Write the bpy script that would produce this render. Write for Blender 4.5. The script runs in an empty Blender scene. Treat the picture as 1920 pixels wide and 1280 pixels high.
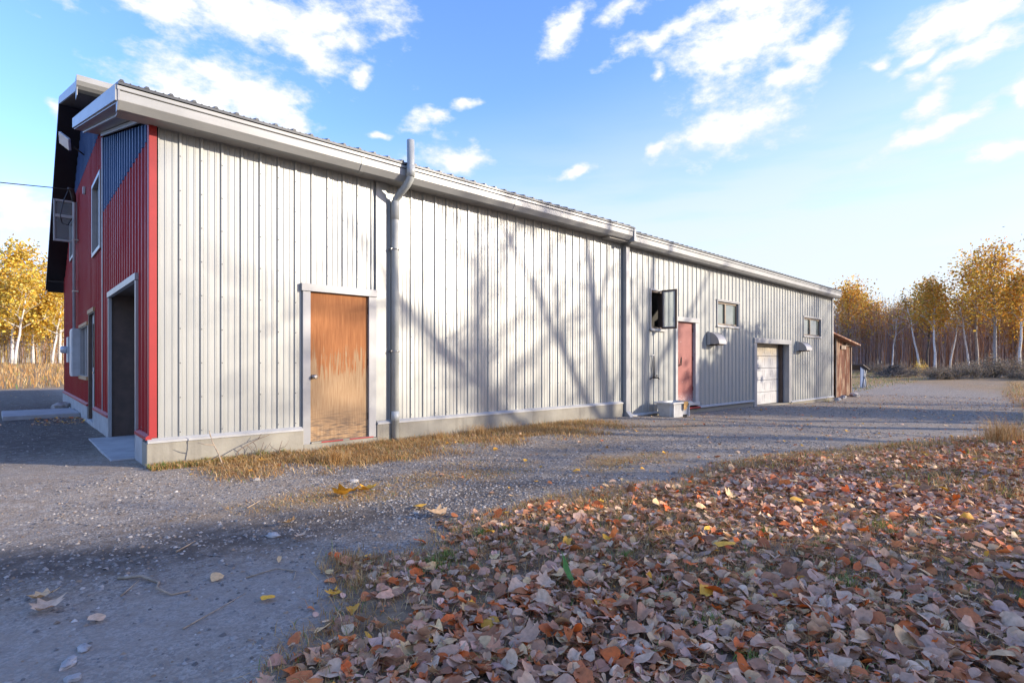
import bpy, math, random
import numpy as np
from mathutils import Vector, Matrix

R = math.radians
random.seed(11)
rng = np.random.default_rng(11)
sc = bpy.context.scene
COL = sc.collection

# ------------------------------------------------------------------ camera
cam_d = bpy.data.cameras.new('camera')
cam = bpy.data.objects.new('camera', cam_d); COL.objects.link(cam)
cam_d.sensor_width = 36.0
cam_d.lens = 36.0 * 1026.6 / 1920.0
cam_d.shift_y = 0.0203
cam_d.clip_start = 0.05
cam_d.clip_end = 3000
CAM = (-1.206, -7.501, 1.25)
cam.location = CAM
cam.rotation_euler = (R(90), 0, -math.atan2(.6756, .737))
sc.camera = cam

# ------------------------------------------------------------------ world, sun, exposure
SUN_EL = 16.5
SUN_AZ = math.degrees(math.atan2(.613, -.79))      # clockwise from +Y
world = bpy.data.worlds.new('World'); sc.world = world; world.use_nodes = True
wn, wl = world.node_tree.nodes, world.node_tree.links
wn.clear()
w_out = wn.new('ShaderNodeOutputWorld'); w_bg = wn.new('ShaderNodeBackground')
wl.new(w_bg.outputs[0], w_out.inputs[0])
world.cycles.sampling_method = 'NONE'
SKY_STRENGTH = 0.15
w_bg.inputs[1].default_value = SKY_STRENGTH
sky = wn.new('ShaderNodeTexSky'); sky.sky_type = 'NISHITA'; sky.sun_disc = False
sky.sun_elevation = R(SUN_EL); sky.sun_rotation = R(SUN_AZ)
sky.air_density = 1.0; sky.dust_density = 0.6; sky.ozone_density = 3.0

def wmath(op, a, b=None, c=None, clamp=False):
    n = wn.new('ShaderNodeMath'); n.operation = op; n.use_clamp = clamp
    for i, v in enumerate((a, b, c)):
        if v is None: continue
        if isinstance(v, (int, float)): n.inputs[i].default_value = v
        else: wl.new(v, n.inputs[i])
    return n.outputs[0]

def wvec(op, a, b=None, scale=None):
    n = wn.new('ShaderNodeVectorMath'); n.operation = op
    for i, v in enumerate((a, b)):
        if v is None: continue
        if isinstance(v, (tuple, list)): n.inputs[i].default_value = v
        else: wl.new(v, n.inputs[i])
    if scale is not None: n.inputs['Scale'].default_value = scale
    return n.outputs['Value'] if op in ('DOT_PRODUCT', 'LENGTH') else n.outputs['Vector']

def wmap(v, a, b, c=0.0, d=1.0, smooth=True):
    n = wn.new('ShaderNodeMapRange'); n.interpolation_type = 'SMOOTHSTEP' if smooth else 'LINEAR'
    wl.new(v, n.inputs[0])
    for i, q in zip((1, 2, 3, 4), (a, b, c, d)): n.inputs[i].default_value = q
    return n.outputs[0]

def wnoise(vec, scale, detail, rough=.55, dist=0.0):
    n = wn.new('ShaderNodeTexNoise'); n.inputs['Scale'].default_value = scale
    n.inputs['Detail'].default_value = detail; n.inputs['Roughness'].default_value = rough
    n.inputs['Distortion'].default_value = dist
    wl.new(vec, n.inputs['Vector']); return n.outputs['Fac']

def wmix(fac, a, b):
    n = wn.new('ShaderNodeMix'); n.data_type = 'RGBA'
    if isinstance(fac, float): n.inputs[0].default_value = fac
    else: wl.new(fac, n.inputs[0])
    for i, v in ((6, a), (7, b)):
        if isinstance(v, tuple): n.inputs[i].default_value = v
        else: wl.new(v, n.inputs[i])
    return n.outputs[2]

tc = wn.new('ShaderNodeTexCoord'); D = tc.outputs['Generated']
sep = wn.new('ShaderNodeSeparateXYZ'); wl.new(D, sep.inputs[0])
elev = sep.outputs[2]

def sky_dir(az, el):                                # azimuth in degrees clockwise from +Y
    return np.array([math.sin(R(az)) * math.cos(R(el)), math.cos(R(az)) * math.cos(R(el)), math.sin(R(el))])

# clouds: azimuth (clockwise from +Y), elevation, half-width, half-height (degrees), tilt, strength
CLOUDS = [(15.6,29.8,9.5,2.6,-4,1.1),(24.2,30.8,5.5,2.2,12,1),(21.2,28.3,3.7,1.8,-20,0.9),(25.2,29.3,3.6,1.6,10,0.85),(11.0,29.2,3.7,1.9,-10,0.95),(13.9,22.9,5.5,3.0,6,1.15),(17.4,22.7,4.1,3.2,-5,1.1),(11.0,22.7,3.0,1.9,20,0.9),
 (20.5,21.8,2.3,1.8,0,0.8),(27.1,26.9,1.4,1.2,0,0.8),(33.6,23.3,2.6,1.3,8,0.85),(36.5,20.3,4.3,1.2,5,0.85),(37.9,25.5,2.6,1.0,20,0.62),(29.0,22.1,1.8,0.7,0,0.7),(48.0,31.5,3.0,1.2,38,0.95),(53.8,32.4,2.5,1.2,15,0.95),
 (65.5,29.0,5.2,3.2,30,1.2),(62.3,26.9,3.0,2.0,20,1),(57.8,30.2,4.9,1.1,18,0.95),(72.0,26.7,2.7,1.2,38,0.95),(69.4,25.3,2.3,0.9,20,0.85),(65.0,21.9,4.2,2.0,14,1.15),(57.2,26.9,1.4,1.0,40,0.65),(82.5,25.9,4.4,1.3,8,1),
 (82.9,23.6,4.8,1.0,22,0.95),(79.0,24.2,1.9,0.9,12,0.75),(76.0,24.8,1.8,0.7,15,0.6),(79.7,18.5,3.9,0.8,20,0.95),(79.9,20.5,1.6,0.8,14,0.85),(85.3,20.2,0.8,1.4,0,0.85),(84.8,16.0,2.4,1.1,6,0.75),(2.4,19.1,0.9,1.0,0,0.75),
 (0.9,11.1,3.2,1.9,0,0.85),(0.0,12.5,2.0,1.4,0,0.7),(49.2,19.1,2.8,0.9,12,0.7),(57.2,20.1,2.3,1.0,30,0.5)]
_r = random.Random(5)
for i in range(14):                                  # the same broken cumulus goes on all round
    az = 98 + i * 18.5 + _r.uniform(-6, 6)
    CLOUDS.append((az, _r.uniform(12, 36), _r.uniform(5, 11), _r.uniform(2.2, 4.6), _r.uniform(-5, 16), _r.uniform(.8, 1.05)))
for i in range(5):
    CLOUDS.append((_r.uniform(0, 360), _r.uniform(42, 75), _r.uniform(4, 9), _r.uniform(2.5, 5), _r.uniform(0, 90), _r.uniform(.8, 1.0)))
warp_n = wn.new('ShaderNodeTexNoise'); warp_n.inputs['Scale'].default_value = 16; warp_n.inputs['Detail'].default_value = 2
wl.new(D, warp_n.inputs['Vector'])
warp = wvec('SCALE', wvec('SUBTRACT', warp_n.outputs['Color'], (.5, .5, .5)), scale=.05)
DW = wvec('ADD', D, warp)
dens = None
for az, el, ru, rv, tilt, st in CLOUDS:
    c = sky_dir(az, el)
    t1 = np.array([math.cos(R(az)), -math.sin(R(az)), 0.0]); t2 = np.cross(t1, c)
    if t2[2] < 0: t2 = -t2
    a, b = math.cos(R(tilt)), math.sin(R(tilt))
    u = t1 * a + t2 * b; v = -t1 * b + t2 * a; wv = np.cross(u, v)
    rot = Matrix((tuple(u), tuple(v), tuple(wv))).transposed().to_euler('XYZ')
    mp = wn.new('ShaderNodeMapping'); mp.vector_type = 'TEXTURE'
    mp.inputs['Location'].default_value = tuple(c); mp.inputs['Rotation'].default_value = rot
    mp.inputs['Scale'].default_value = (R(ru) * st * 1.14, R(rv) * st * 1.16, .5)
    wl.new(DW, mp.inputs['Vector'])
    m = wvec('LENGTH', mp.outputs[0])
    dens = m if dens is None else wmath('MINIMUM', dens, m)
dens = wmath('SUBTRACT', 1.0, dens)
stretch = wn.new('ShaderNodeMapping'); stretch.inputs['Scale'].default_value = (1, 1, 1.9)
wl.new(D, stretch.inputs['Vector'])
n_big = wnoise(stretch.outputs[0], 15, 6, .64)
n_fine = wnoise(stretch.outputs[0], 46, 3, .6)
fb = wmath('ADD', wmath('MULTIPLY', wmath('SUBTRACT', n_big, .5), 2.6), wmath('MULTIPLY', wmath('SUBTRACT', n_fine, .5), .5))
cl = wmath('ADD', wmath('MAXIMUM', dens, -.6), fb)
cloud_a = wmap(cl, -.16, .66)
cloud_core = wmap(cl, .25, .95)
# thin high veil that whitens towards the horizon
veil_map = wn.new('ShaderNodeMapping'); veil_map.inputs['Scale'].default_value = (1.2, 1.2, 7.0); veil_map.inputs['Rotation'].default_value = (R(4), R(-3), 0)
wl.new(D, veil_map.inputs['Vector'])
veil_n = wnoise(veil_map.outputs[0], 3.2, 4, .55)
side = wvec('DOT_PRODUCT', D, (.93, -.36, 0.0))          # the high veil is thickest towards the sunny side
veil_top = wmath('MULTIPLY_ADD', side, .22, .38)
veil_e = wmath('SUBTRACT', 1.0, wmath('DIVIDE', elev, veil_top), clamp=True)
veil = wmath('MULTIPLY', wmap(veil_e, 0.0, .72, 0.0, 1.0), wmap(veil_n, .28, .60, .62, 1.0))
hs = wn.new('ShaderNodeHueSaturation'); hs.inputs['Saturation'].default_value = 1.18; hs.inputs['Value'].default_value = 1.24
tint = wn.new('ShaderNodeMix'); tint.data_type = 'RGBA'; tint.blend_type = 'MULTIPLY'; tint.inputs[0].default_value = 1.0
wl.new(sky.outputs[0], tint.inputs[6]); tint.inputs[7].default_value = (1.14, .955, 1.06, 1)
wl.new(tint.outputs[2], hs.inputs['Color'])
WHITE = (3.2, 3.2, 3.25, 1)
c1 = wmix(wmath('MULTIPLY', veil, .92), hs.outputs[0], (2.35, 2.55, 2.75, 1))
cloud_col = wmix(cloud_core, (2.45, 2.62, 2.9, 1), WHITE)
c2 = wmix(wmath('MULTIPLY', cloud_a, .96), c1, cloud_col)
wl.new(c2, w_bg.inputs[0])

sun_d = bpy.data.lights.new('sun', 'SUN'); sun = bpy.data.objects.new('sun', sun_d); COL.objects.link(sun)
sun_d.energy = 3.15; sun_d.angle = R(.7); sun_d.color = (1.0, .87, .70)
SUNV = Vector((.613 * math.cos(R(SUN_EL)), -.79 * math.cos(R(SUN_EL)), math.sin(R(SUN_EL)))).normalized()
sun.rotation_euler = SUNV.to_track_quat('Z', 'Y').to_euler()
sun.location = (20, -25, 15)

sc.view_settings.view_transform = 'Standard'; sc.view_settings.look = 'None'
sc.view_settings.gamma = 1.0; sc.view_settings.use_curve_mapping = False
sc.view_settings.exposure = 1.33
sc.render.engine = 'CYCLES'
sc.cycles.max_bounces = 6; sc.cycles.diffuse_bounces = 3; sc.cycles.glossy_bounces = 3
sc.cycles.transparent_max_bounces = 6; sc.cycles.use_denoising = True

# ------------------------------------------------------------------ helpers
def tag(o, label=None, cat=None, group=None, kind=None):
    if label: o['label'] = label
    if cat: o['category'] = cat
    if group: o['group'] = group
    if kind: o['kind'] = kind
    return o

def empty(name, loc=(0, 0, 0), rz=0.0):
    o = bpy.data.objects.new(name, None); COL.objects.link(o)
    o.location = loc; o.rotation_euler = (0, 0, rz); o.empty_display_size = .2
    return o

def link(name, me, parent=None, loc=None, rot=None):
    o = bpy.data.objects.new(name, me); COL.objects.link(o)
    if parent is not None: o.parent = parent
    if loc is not None: o.location = loc
    if rot is not None: o.rotation_euler = rot
    return o

def copy_tree(o, parent=None):
    c = o.copy(); COL.objects.link(c); c.parent = parent
    for ch in list(o.children): copy_tree(ch, c)
    return c

class MB:
    def __init__(s): s.v = []; s.f = []; s.sm = []
    def add(s, vs, fs, smooth=False):
        k = len(s.v); s.v += [tuple(p) for p in vs]
        for f in fs: s.f.append([i + k for i in f]); s.sm.append(smooth)
    def box(s, x0, x1, y0, y1, z0, z1):
        s.add([(x0,y0,z0),(x1,y0,z0),(x1,y1,z0),(x0,y1,z0),(x0,y0,z1),(x1,y0,z1),(x1,y1,z1),(x0,y1,z1)],
              [(3,2,1,0),(4,5,6,7),(0,1,5,4),(1,2,6,5),(2,3,7,6),(3,0,4,7)])
        return s
    def prism(s, prof, a, b, axis='x', smooth=False):
        # prof: closed list of 2D points; extruded along axis from a to b
        n = len(prof)
        def P(t, p):
            return {'x': (t, p[0], p[1]), 'y': (p[0], t, p[1]), 'z': (p[0], p[1], t)}[axis]
        vs = [P(a, p) for p in prof] + [P(b, p) for p in prof]
        fs = [(i, (i + 1) % n, n + (i + 1) % n, n + i) for i in range(n)]
        s.add(vs, fs, smooth)
        s.add(vs, [tuple(range(n))[::-1], tuple(range(n, 2 * n))])
        return s
    def tube(s, pts, rad, sides=8, caps=True, smooth=True):
        pts = [Vector(p) for p in pts]
        if isinstance(rad, (int, float)): rad = [rad] * len(pts)
        k = len(s.v); prev = None
        for i, p in enumerate(pts):
            t = (pts[min(i + 1, len(pts) - 1)] - pts[max(i - 1, 0)]).normalized()
            if prev is None:
                ref = Vector((0, 0, 1)) if abs(t.z) < .9 else Vector((1, 0, 0))
                n = t.cross(ref).normalized()
            else:
                n = (prev - t * prev.dot(t)).normalized()
            prev = n; b = t.cross(n)
            for j in range(sides):
                a = 2 * math.pi * j / sides
                s.v.append(tuple(p + (n * math.cos(a) + b * math.sin(a)) * rad[i]))
        for i in range(len(pts) - 1):
            for j in range(sides):
                j2 = (j + 1) % sides
                s.f.append([k + i * sides + j, k + i * sides + j2, k + (i + 1) * sides + j2, k + (i + 1) * sides + j]); s.sm.append(smooth)
        if caps:
            s.f.append([k + j for j in range(sides)][::-1]); s.sm.append(False)
            e = k + (len(pts) - 1) * sides
            s.f.append([e + j for j in range(sides)]); s.sm.append(False)
        return s
    def mesh(s, name, mat):
        me = bpy.data.meshes.new(name); me.from_pydata(s.v, [], s.f); me.update()
        me.polygons.foreach_set('use_smooth', s.sm)
        if mat is not None: me.materials.append(mat)
        return me
    def build(s, name, mat, parent=None, loc=None, rot=None, bevel=0.0):
        o = link(name, s.mesh(name, mat), parent, loc, rot)
        if bevel > 0:
            m = o.modifiers.new('bevel', 'BEVEL'); m.width = bevel; m.segments = 2; m.limit_method = 'ANGLE'
        return o

def array_mesh(name, V, F, mat, col=None):
    V = np.asarray(V, np.float32); F = np.asarray(F, np.int32)
    me = bpy.data.meshes.new(name)
    me.vertices.add(len(V)); me.vertices.foreach_set('co', V.ravel())
    k = F.shape[1]
    me.loops.add(F.size); me.loops.foreach_set('vertex_index', F.ravel())
    me.polygons.add(len(F)); me.polygons.foreach_set('loop_start', np.arange(0, F.size, k, dtype=np.int32))
    try: me.polygons.foreach_set('loop_total', np.full(len(F), k, np.int32))
    except Exception: pass
    me.update(calc_edges=True)
    if col is not None:
        at = me.attributes.new('col', 'FLOAT_COLOR', 'POINT')
        c = np.ones((len(V), 4), np.float32); c[:, :3] = col
        at.data.foreach_set('color', c.ravel())
    if mat is not None: me.materials.append(mat)
    return me

# ------------------------------------------------------------------ materials
class NT:
    def __init__(s, name):
        s.m = bpy.data.materials.new(name); s.m.use_nodes = True
        s.n = s.m.node_tree.nodes; s.l = s.m.node_tree.links
        s.b = s.n['Principled BSDF']; s.out = s.n['Material Output']
        s._tc = None
    def set(s, name, v):
        i = s.b.inputs[name]
        if isinstance(v, (int, float)): i.default_value = v
        elif isinstance(v, tuple): i.default_value = v if len(v) == 4 else (*v, 1)
        else: s.l.new(v, i)
        return s
    def co(s, which='Object', scale=(1, 1, 1), loc=(0, 0, 0)):
        if s._tc is None: s._tc = s.n.new('ShaderNodeTexCoord')
        m = s.n.new('ShaderNodeMapping'); m.inputs['Scale'].default_value = scale; m.inputs['Location'].default_value = loc
        if which == 'World':
            g = s.n.new('ShaderNodeNewGeometry'); s.l.new(g.outputs['Position'], m.inputs['Vector'])
        else: s.l.new(s._tc.outputs[which], m.inputs['Vector'])
        return m.outputs[0]
    def noise(s, vec, scale, detail=4, rough=.55, dist=0.0, out='Fac'):
        n = s.n.new('ShaderNodeTexNoise'); s.l.new(vec, n.inputs['Vector'])
        n.inputs['Scale'].default_value = scale; n.inputs['Detail'].default_value = detail
        n.inputs['Roughness'].default_value = rough; n.inputs['Distortion'].default_value = dist
        return n.outputs[out]
    def vor(s, vec, scale, feature='F1', out='Distance'):
        n = s.n.new('ShaderNodeTexVoronoi'); s.l.new(vec, n.inputs['Vector']); n.feature = feature
        n.inputs['Scale'].default_value = scale; return n.outputs[out]
    def math(s, op, a, b=None, clamp=False):
        n = s.n.new('ShaderNodeMath'); n.operation = op; n.use_clamp = clamp
        for i, v in enumerate((a, b)):
            if v is None: continue
            if isinstance(v, (int, float)): n.inputs[i].default_value = v
            else: s.l.new(v, n.inputs[i])
        return n.outputs[0]
    def map(s, v, a, b, c=0.0, d=1.0, smooth=True):
        n = s.n.new('ShaderNodeMapRange'); n.interpolation_type = 'SMOOTHSTEP' if smooth else 'LINEAR'
        s.l.new(v, n.inputs[0])
        for i, q in zip((1, 2, 3, 4), (a, b, c, d)): n.inputs[i].default_value = q
        return n.outputs[0]
    def mix(s, fac, a, b, blend='MIX'):
        n = s.n.new('ShaderNodeMix'); n.data_type = 'RGBA'; n.blend_type = blend
        if isinstance(fac, (int, float)): n.inputs[0].default_value = fac
        else: s.l.new(fac, n.inputs[0])
        for i, v in ((6, a), (7, b)):
            if isinstance(v, tuple): n.inputs[i].default_value = v if len(v) == 4 else (*v, 1)
            else: s.l.new(v, n.inputs[i])
        return n.outputs[2]
    def bump(s, h, strength=.3, dist=.01):
        n = s.n.new('ShaderNodeBump'); n.inputs['Strength'].default_value = strength; n.inputs['Distance'].default_value = dist
        s.l.new(h, n.inputs['Height']); s.l.new(n.outputs[0], s.b.inputs['Normal']); return s
    def attr(s, name, out='Color'):
        n = s.n.new('ShaderNodeAttribute'); n.attribute_name = name; return n.outputs[out]
    def sepz(s, vec):
        n = s.n.new('ShaderNodeSeparateXYZ'); s.l.new(vec, n.inputs[0]); return n.outputs

def simple(name, col, rough=.5, metal=0.0, var=.12, scale=3.0, stretch=(1, 1, 1), bump=0.0, spec=.5):
    t = NT(name); v = t.co('Object', stretch)
    n = t.noise(v, scale, 6, .6)
    dk = tuple(c * (1 - var) for c in col); lt = tuple(min(1, c * (1 + var)) for c in col)
    t.set('Base Color', t.mix(t.map(n, .3, .7), dk, lt)).set('Roughness', rough).set('Metallic', metal)
    t.set('Specular IOR Level', spec)
    if bump: t.bump(t.noise(v, scale * 6, 4), bump, .004)
    return t.m

def siding_mat(name, col, metal, rough, dirt=(.25, .23, .20), dirt_amt=.24):
    t = NT(name); w = t.co('World'); ws = t.co('World', (14, 14, .55))
    streak = t.noise(ws, 1.0, 6, .6); cloud = t.noise(w, .9, 5, .6); fine = t.noise(w, 60, 3)
    z = t.sepz(w)[2]
    low = t.map(z, -.1, .75, 1.0, 0.0)
    dmask = t.math('MULTIPLY', t.math('ADD', t.map(streak, .52, .80), t.math('MULTIPLY', low, .5)), t.map(cloud, .35, .7, .2, 1.0))
    base = t.mix(t.map(streak, .3, .7), tuple(c * .93 for c in col), tuple(min(1, c * 1.05) for c in col))
    t.set('Base Color', t.mix(t.math('MULTIPLY', dmask, dirt_amt, True), base, dirt))
    t.set('Metallic', metal)
    if metal == 0: t.set('Specular IOR Level', .28)
    t.set('Roughness', t.map(t.math('ADD', t.math('MULTIPLY', cloud, .7), t.math('MULTIPLY', fine, .3)), .3, .7, rough - .07, rough + .12))
    t.bump(t.noise(t.co('World', (1, 1, .35)), 3.2, 3, .5), .10, .02)
    return t.m

M = {}
M['siding'] = siding_mat('galvanised_siding', (.315, .325, .312), .40, .40)
M['red'] = siding_mat('red_siding', (.31, .010, .014), .0, .42, (.18, .05, .05), .3)
M['blue'] = siding_mat('blue_siding', (.013, .048, .155), .0, .33, (.03, .06, .12), .3)
M['redtrim'] = simple('red_trim', (.29, .010, .011), .55, 0, .10, 2)
M['trim'] = simple('grey_trim', (.285, .29, .295), .38, .15, .10, 3)
M['gutter'] = simple('painted_gutter', (.30, .305, .295), .40, .1, .10, 1.6, (1, 1, 3))
M['pvc'] = simple('grey_pvc', (.37, .39, .375), .45, 0, .12, 4)
M['whitepaint'] = simple('white_paint', (.36, .36, .35), .5, 0, .08, 5)
M['soffit'] = simple('pale_soffit', (.36, .35, .325), .45, .05, .10, 2)
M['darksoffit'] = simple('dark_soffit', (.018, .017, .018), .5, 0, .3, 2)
M['roof'] = simple('dark_roof', (.07, .075, .08), .45, .3, .2, 2)
M['screw'] = simple('screw_head', (.16, .16, .16), .45, .6, .1, 10)
M['dark'] = simple('dark_interior', (.02, .018, .016), .8, 0, .2, 2)
M['brownframe'] = simple('brown_window_frame', (.20, .155, .11), .5, .1, .15, 6)
M['darkframe'] = simple('dark_brown_frame', (.075, .05, .038), .5, .1, .2, 6)
M['steel'] = simple('steel_hardware', (.45, .44, .42), .3, .9, .1, 20)
M['iron'] = simple('dark_iron', (.05, .035, .03), .6, .4, .3, 30)
M['hood'] = simple('grey_vent_hood', (.26, .255, .26), .42, .2, .1, 4)
M['cable'] = simple('black_cable', (.012, .012, .014), .5, 0, .2, 5)
M['woodtrim'] = simple('raw_wood_trim', (.46, .27, .12), .7, 0, .2, 6, (6, 6, .6), .2)
M['tub'] = simple('white_plastic_tub', (.44, .44, .43), .45, 0, .12, 5)
M['rust_tape'] = simple('brown_tape', (.36, .21, .07), .7, 0, .3, 12)
M['rock'] = simple('pale_rock', (.36, .345, .33), .85, 0, .25, 14, bump=.5)
M['slab'] = simple('slab_concrete', (.34, .34, .34), .85, 0, .15, 5, bump=.3)
M['boxgrey'] = simple('grey_meter_box', (.42, .44, .46), .45, .1, .1, 5)
M['twig'] = simple('dead_twig', (.17, .12, .085), .85, 0, .35, 20)
M['stick'] = simple('dry_stem', (.34, .26, .18), .85, 0, .3, 20)
M['flood'] = simple('floodlight_face', (.55, .56, .58), .25, .2, .1, 5)

t = NT('foundation_concrete'); v = t.co('World'); n1 = t.noise(v, 2.2, 7, .6); n2 = t.noise(v, 40, 4)
z = t.sepz(v)[2]
damp = t.math('MULTIPLY', t.map(z, -.05, .22, 1.0, 0.0), t.map(n1, .35, .65, .4, 1))
c = t.mix(t.map(n1, .3, .72), (.22, .205, .165), (.30, .285, .235)); c = t.mix(t.math('MULTIPLY', damp, .55), c, (.20, .175, .13))
run = t.noise(t.co('World', (7, 7, .6)), 1.0, 5, .65)
c = t.mix(t.map(run, .50, .72, 0, .55), c, (.15, .135, .11))
t.set('Base Color', t.mix(t.map(n2, .35, .75, 0, .25), c, (.30, .28, .24))).set('Roughness', .9).bump(t.math('ADD', n2, t.math('MULTIPLY', n1, .6)), .35, .006)
M['concrete'] = t.m

def glass(name, tint):
    t = NT(name); v = t.co('Object'); n = t.noise(v, 2.4, 5, .6)
    t.set('Base Color', t.mix(t.map(n, .35, .7), tuple(c * .75 for c in tint), tint)).set('Roughness', t.map(n, .3, .7, .06, .22)).set('Specular IOR Level', .9)
    t.set('Coat Weight', .6).set('Coat Roughness', .05)
    t.bump(t.noise(v, 1.6, 2), .03, .02)
    return t.m
M['glass'] = glass('window_glass', (.16, .19, .17))
M['glass_dark'] = glass('dark_window_glass', (.035, .045, .055))
t = NT('clear_pane'); t.set('Base Color', (.75, .8, .8)).set('Roughness', .08).set('Transmission Weight', .85).set('IOR', 1.2); t.set('Specular IOR Level', .6)
M['clear'] = t.m

# weathered plywood of the orange door (veneer peeled off the lower half)
t = NT('peeling_plywood_door'); o = t.co('Object'); og = t.co('Object', (32, 32, 1.3)); ogf = t.co('Object', (70, 70, 3.2)); ogh = t.co('Object', (5, 5, 40))
z = t.sepz(o)[2]
g1 = t.noise(og, 1.0, 7, .65, .6); g2 = t.noise(ogf, 1.0, 5, .6); bl = t.noise(o, 2.6, 4)
edge = t.math('ADD', z, t.math('MULTIPLY', t.math('SUBTRACT', g1, .5), 1.9))
edge = t.math('ADD', edge, t.math('MULTIPLY', t.math('SUBTRACT', bl, .5), .8))
ven = t.map(t.math('ADD', edge, t.math('MULTIPLY', t.math('SUBTRACT', g2, .5), .45)), 1.05, 1.16)
orange = t.mix(t.map(g2, .3, .72), (.27, .105, .036), (.40, .17, .062))
orange = t.mix(t.map(g1, .35, .7, 0, .45), orange, (.20, .062, .02))
tan = t.mix(t.map(g2, .3, .75), (.28, .17, .085), (.39, .265, .15))
hstr = t.noise(ogh, 1.0, 5, .7)
rot = t.math('MULTIPLY', t.map(z, .12, .52, 1.0, 0.0), t.map(hstr, .42, .62))
tan = t.mix(t.math('MULTIPLY', rot, .85), tan, (.085, .065, .055))
t.set('Base Color', t.mix(ven, tan, orange)).set('Roughness', .75).set('Specular IOR Level', .25)
t.bump(t.math('ADD', t.math('MULTIPLY', ven, .7), t.math('MULTIPLY', g2, .5)), .5, .004)
M['plydoor'] = t.m

t = NT('faded_red_door'); o = t.co('Object'); n = t.noise(o, 3, 6, .6); n2 = t.noise(o, 30, 4, .7); sp = t.noise(o, 16, 2)
z = t.sepz(o)[2]
c = t.mix(t.map(n, .3, .7), (.20, .045, .038), (.27, .075, .06))
peel = t.math('MULTIPLY', t.map(z, .0, .32, 1.0, 0.0), t.map(n2, .42, .60))
c = t.mix(t.math('MULTIPLY', peel, .9), c, (.48, .44, .42))
c = t.mix(t.map(sp, .70, .74, 0, .8), c, (.62, .55, .52))
t.set('Base Color', c).set('Roughness', .55).bump(n2, .15, .003)
M['reddoor'] = t.m

t = NT('dusty_garage_panel'); w = t.co('World'); n = t.noise(w, 3, 5); z = t.sepz(w)[2]
top = t.map(t.math('ADD', z, t.math('MULTIPLY', t.math('SUBTRACT', n, .5), .9)), 1.15, 1.75)
c = t.mix(t.map(n, .3, .7), (.34, .34, .34), (.42, .42, .42)); c = t.mix(t.math('MULTIPLY', top, .7), c, (.36, .28, .16))
t.set('Base Color', c).set('Roughness', .6)
M['garage'] = t.m

def rusty(name, a, b, pale):
    t = NT(name); o = t.co('World', (5, 5, .7)); of = t.co('World', (9, 9, 1.1)); w = t.co('World')
    n = t.noise(o, 1, 7, .65, .4); n2 = t.noise(of, 1, 5); n3 = t.noise(w, 1.7, 4)
    c = t.mix(t.map(n, .32, .68), a, b); c = t.mix(t.map(n2, .50, .62, 0, .85), c, pale)
    c = t.mix(t.map(n3, .55, .75, 0, .6), c, (.07, .035, .025))
    t.set('Base Color', c).set('Roughness', .82).bump(n2, .3, .006); return t.m
M['rust'] = rusty('rusty_sheet_metal', (.12, .035, .018), (.25, .10, .045), (.42, .30, .19))
M['oldwood'] = rusty('weathered_board', (.13, .085, .06), (.24, .17, .12), (.38, .33, .27))

def attr_mat(name, rough=.8, transl=0.0, spec=.25, var=0.0):
    t = NT(name); c = t.attr('col')
    if var:
        n = t.noise(t.co('World'), 45, 3)
        c = t.mix(t.map(n, .3, .7, 0, var), c, t.mix(1.0, c, (.5, .45, .42), 'MULTIPLY'))
    t.set('Base Color', c).set('Roughness', rough).set('Specular IOR Level', spec)
    if transl:
        tr = t.n.new('ShaderNodeBsdfTranslucent'); t.l.new(c, tr.inputs['Color'])
        mx = t.n.new('ShaderNodeMixShader'); mx.inputs[0].default_value = transl
        t.l.new(t.b.outputs[0], mx.inputs[1]); t.l.new(tr.outputs[0], mx.inputs[2]); t.l.new(mx.outputs[0], t.out.inputs[0])
    return t.m
M['leaf_litter'] = attr_mat('fallen_leaves', .62, .12, .4, .5)
M['crown'] = attr_mat('autumn_foliage', .6, .45, .3)
M['grass'] = attr_mat('grass_blades', .7, .25, .25)
M['pebble'] = attr_mat('gravel_stones', .85, 0, .3)
M['twigmass'] = attr_mat('bare_twigs', .9, 0, .2)

def bark(name, a, b, mark, amt):
    t = NT(name); o = t.co('Object', (1, 1, 1)); oz = t.co('Object', (3, 3, 14))
    n = t.noise(oz, 1, 5, .65); n2 = t.noise(o, 3, 4)
    c = t.mix(t.map(n2, .3, .7), a, b); c = t.mix(t.map(n, .56, .64, 0, amt), c, mark)
    t.set('Base Color', c).set('Roughness', .85); return t.m
M['birch'] = bark('birch_bark', (.52, .49, .45), (.70, .67, .62), (.06, .05, .045), .9)
M['greybark'] = bark('grey_bark', (.22, .20, .185), (.36, .33, .30), (.08, .07, .06), .6)
M['darkbark'] = bark('dark_bark', (.07, .058, .05), (.13, .108, .092), (.03, .025, .02), .6)

# ------------------------------------------------------------------ ground
def ss(a, b, x):
    t = np.clip((np.asarray(x, float) - a) / (b - a), 0, 1); return t * t * (3 - 2 * t)
def vnoise(x, y, f, seed=0):
    x = np.asarray(x, float) * f + seed * 17.3; y = np.asarray(y, float) * f + seed * 9.7
    xi, yi = np.floor(x), np.floor(y); xf, yf = x - xi, y - yi
    def h(a, b):
        s = np.sin(a * 127.1 + b * 311.7 + seed * 74.7) * 43758.5453; return s - np.floor(s)
    u, v = xf * xf * (3 - 2 * xf), yf * yf * (3 - 2 * yf)
    return (h(xi, yi) * (1 - u) + h(xi + 1, yi) * u) * (1 - v) + (h(xi, yi + 1) * (1 - u) + h(xi + 1, yi + 1) * u) * v
def fbm(x, y, f, seed=0, oct=4):
    s = 0; a = .5; tot = 0
    for i in range(oct): s = s + a * vnoise(x, y, f * 2 ** i, seed + i); tot += a; a *= .5
    return s / tot
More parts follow.
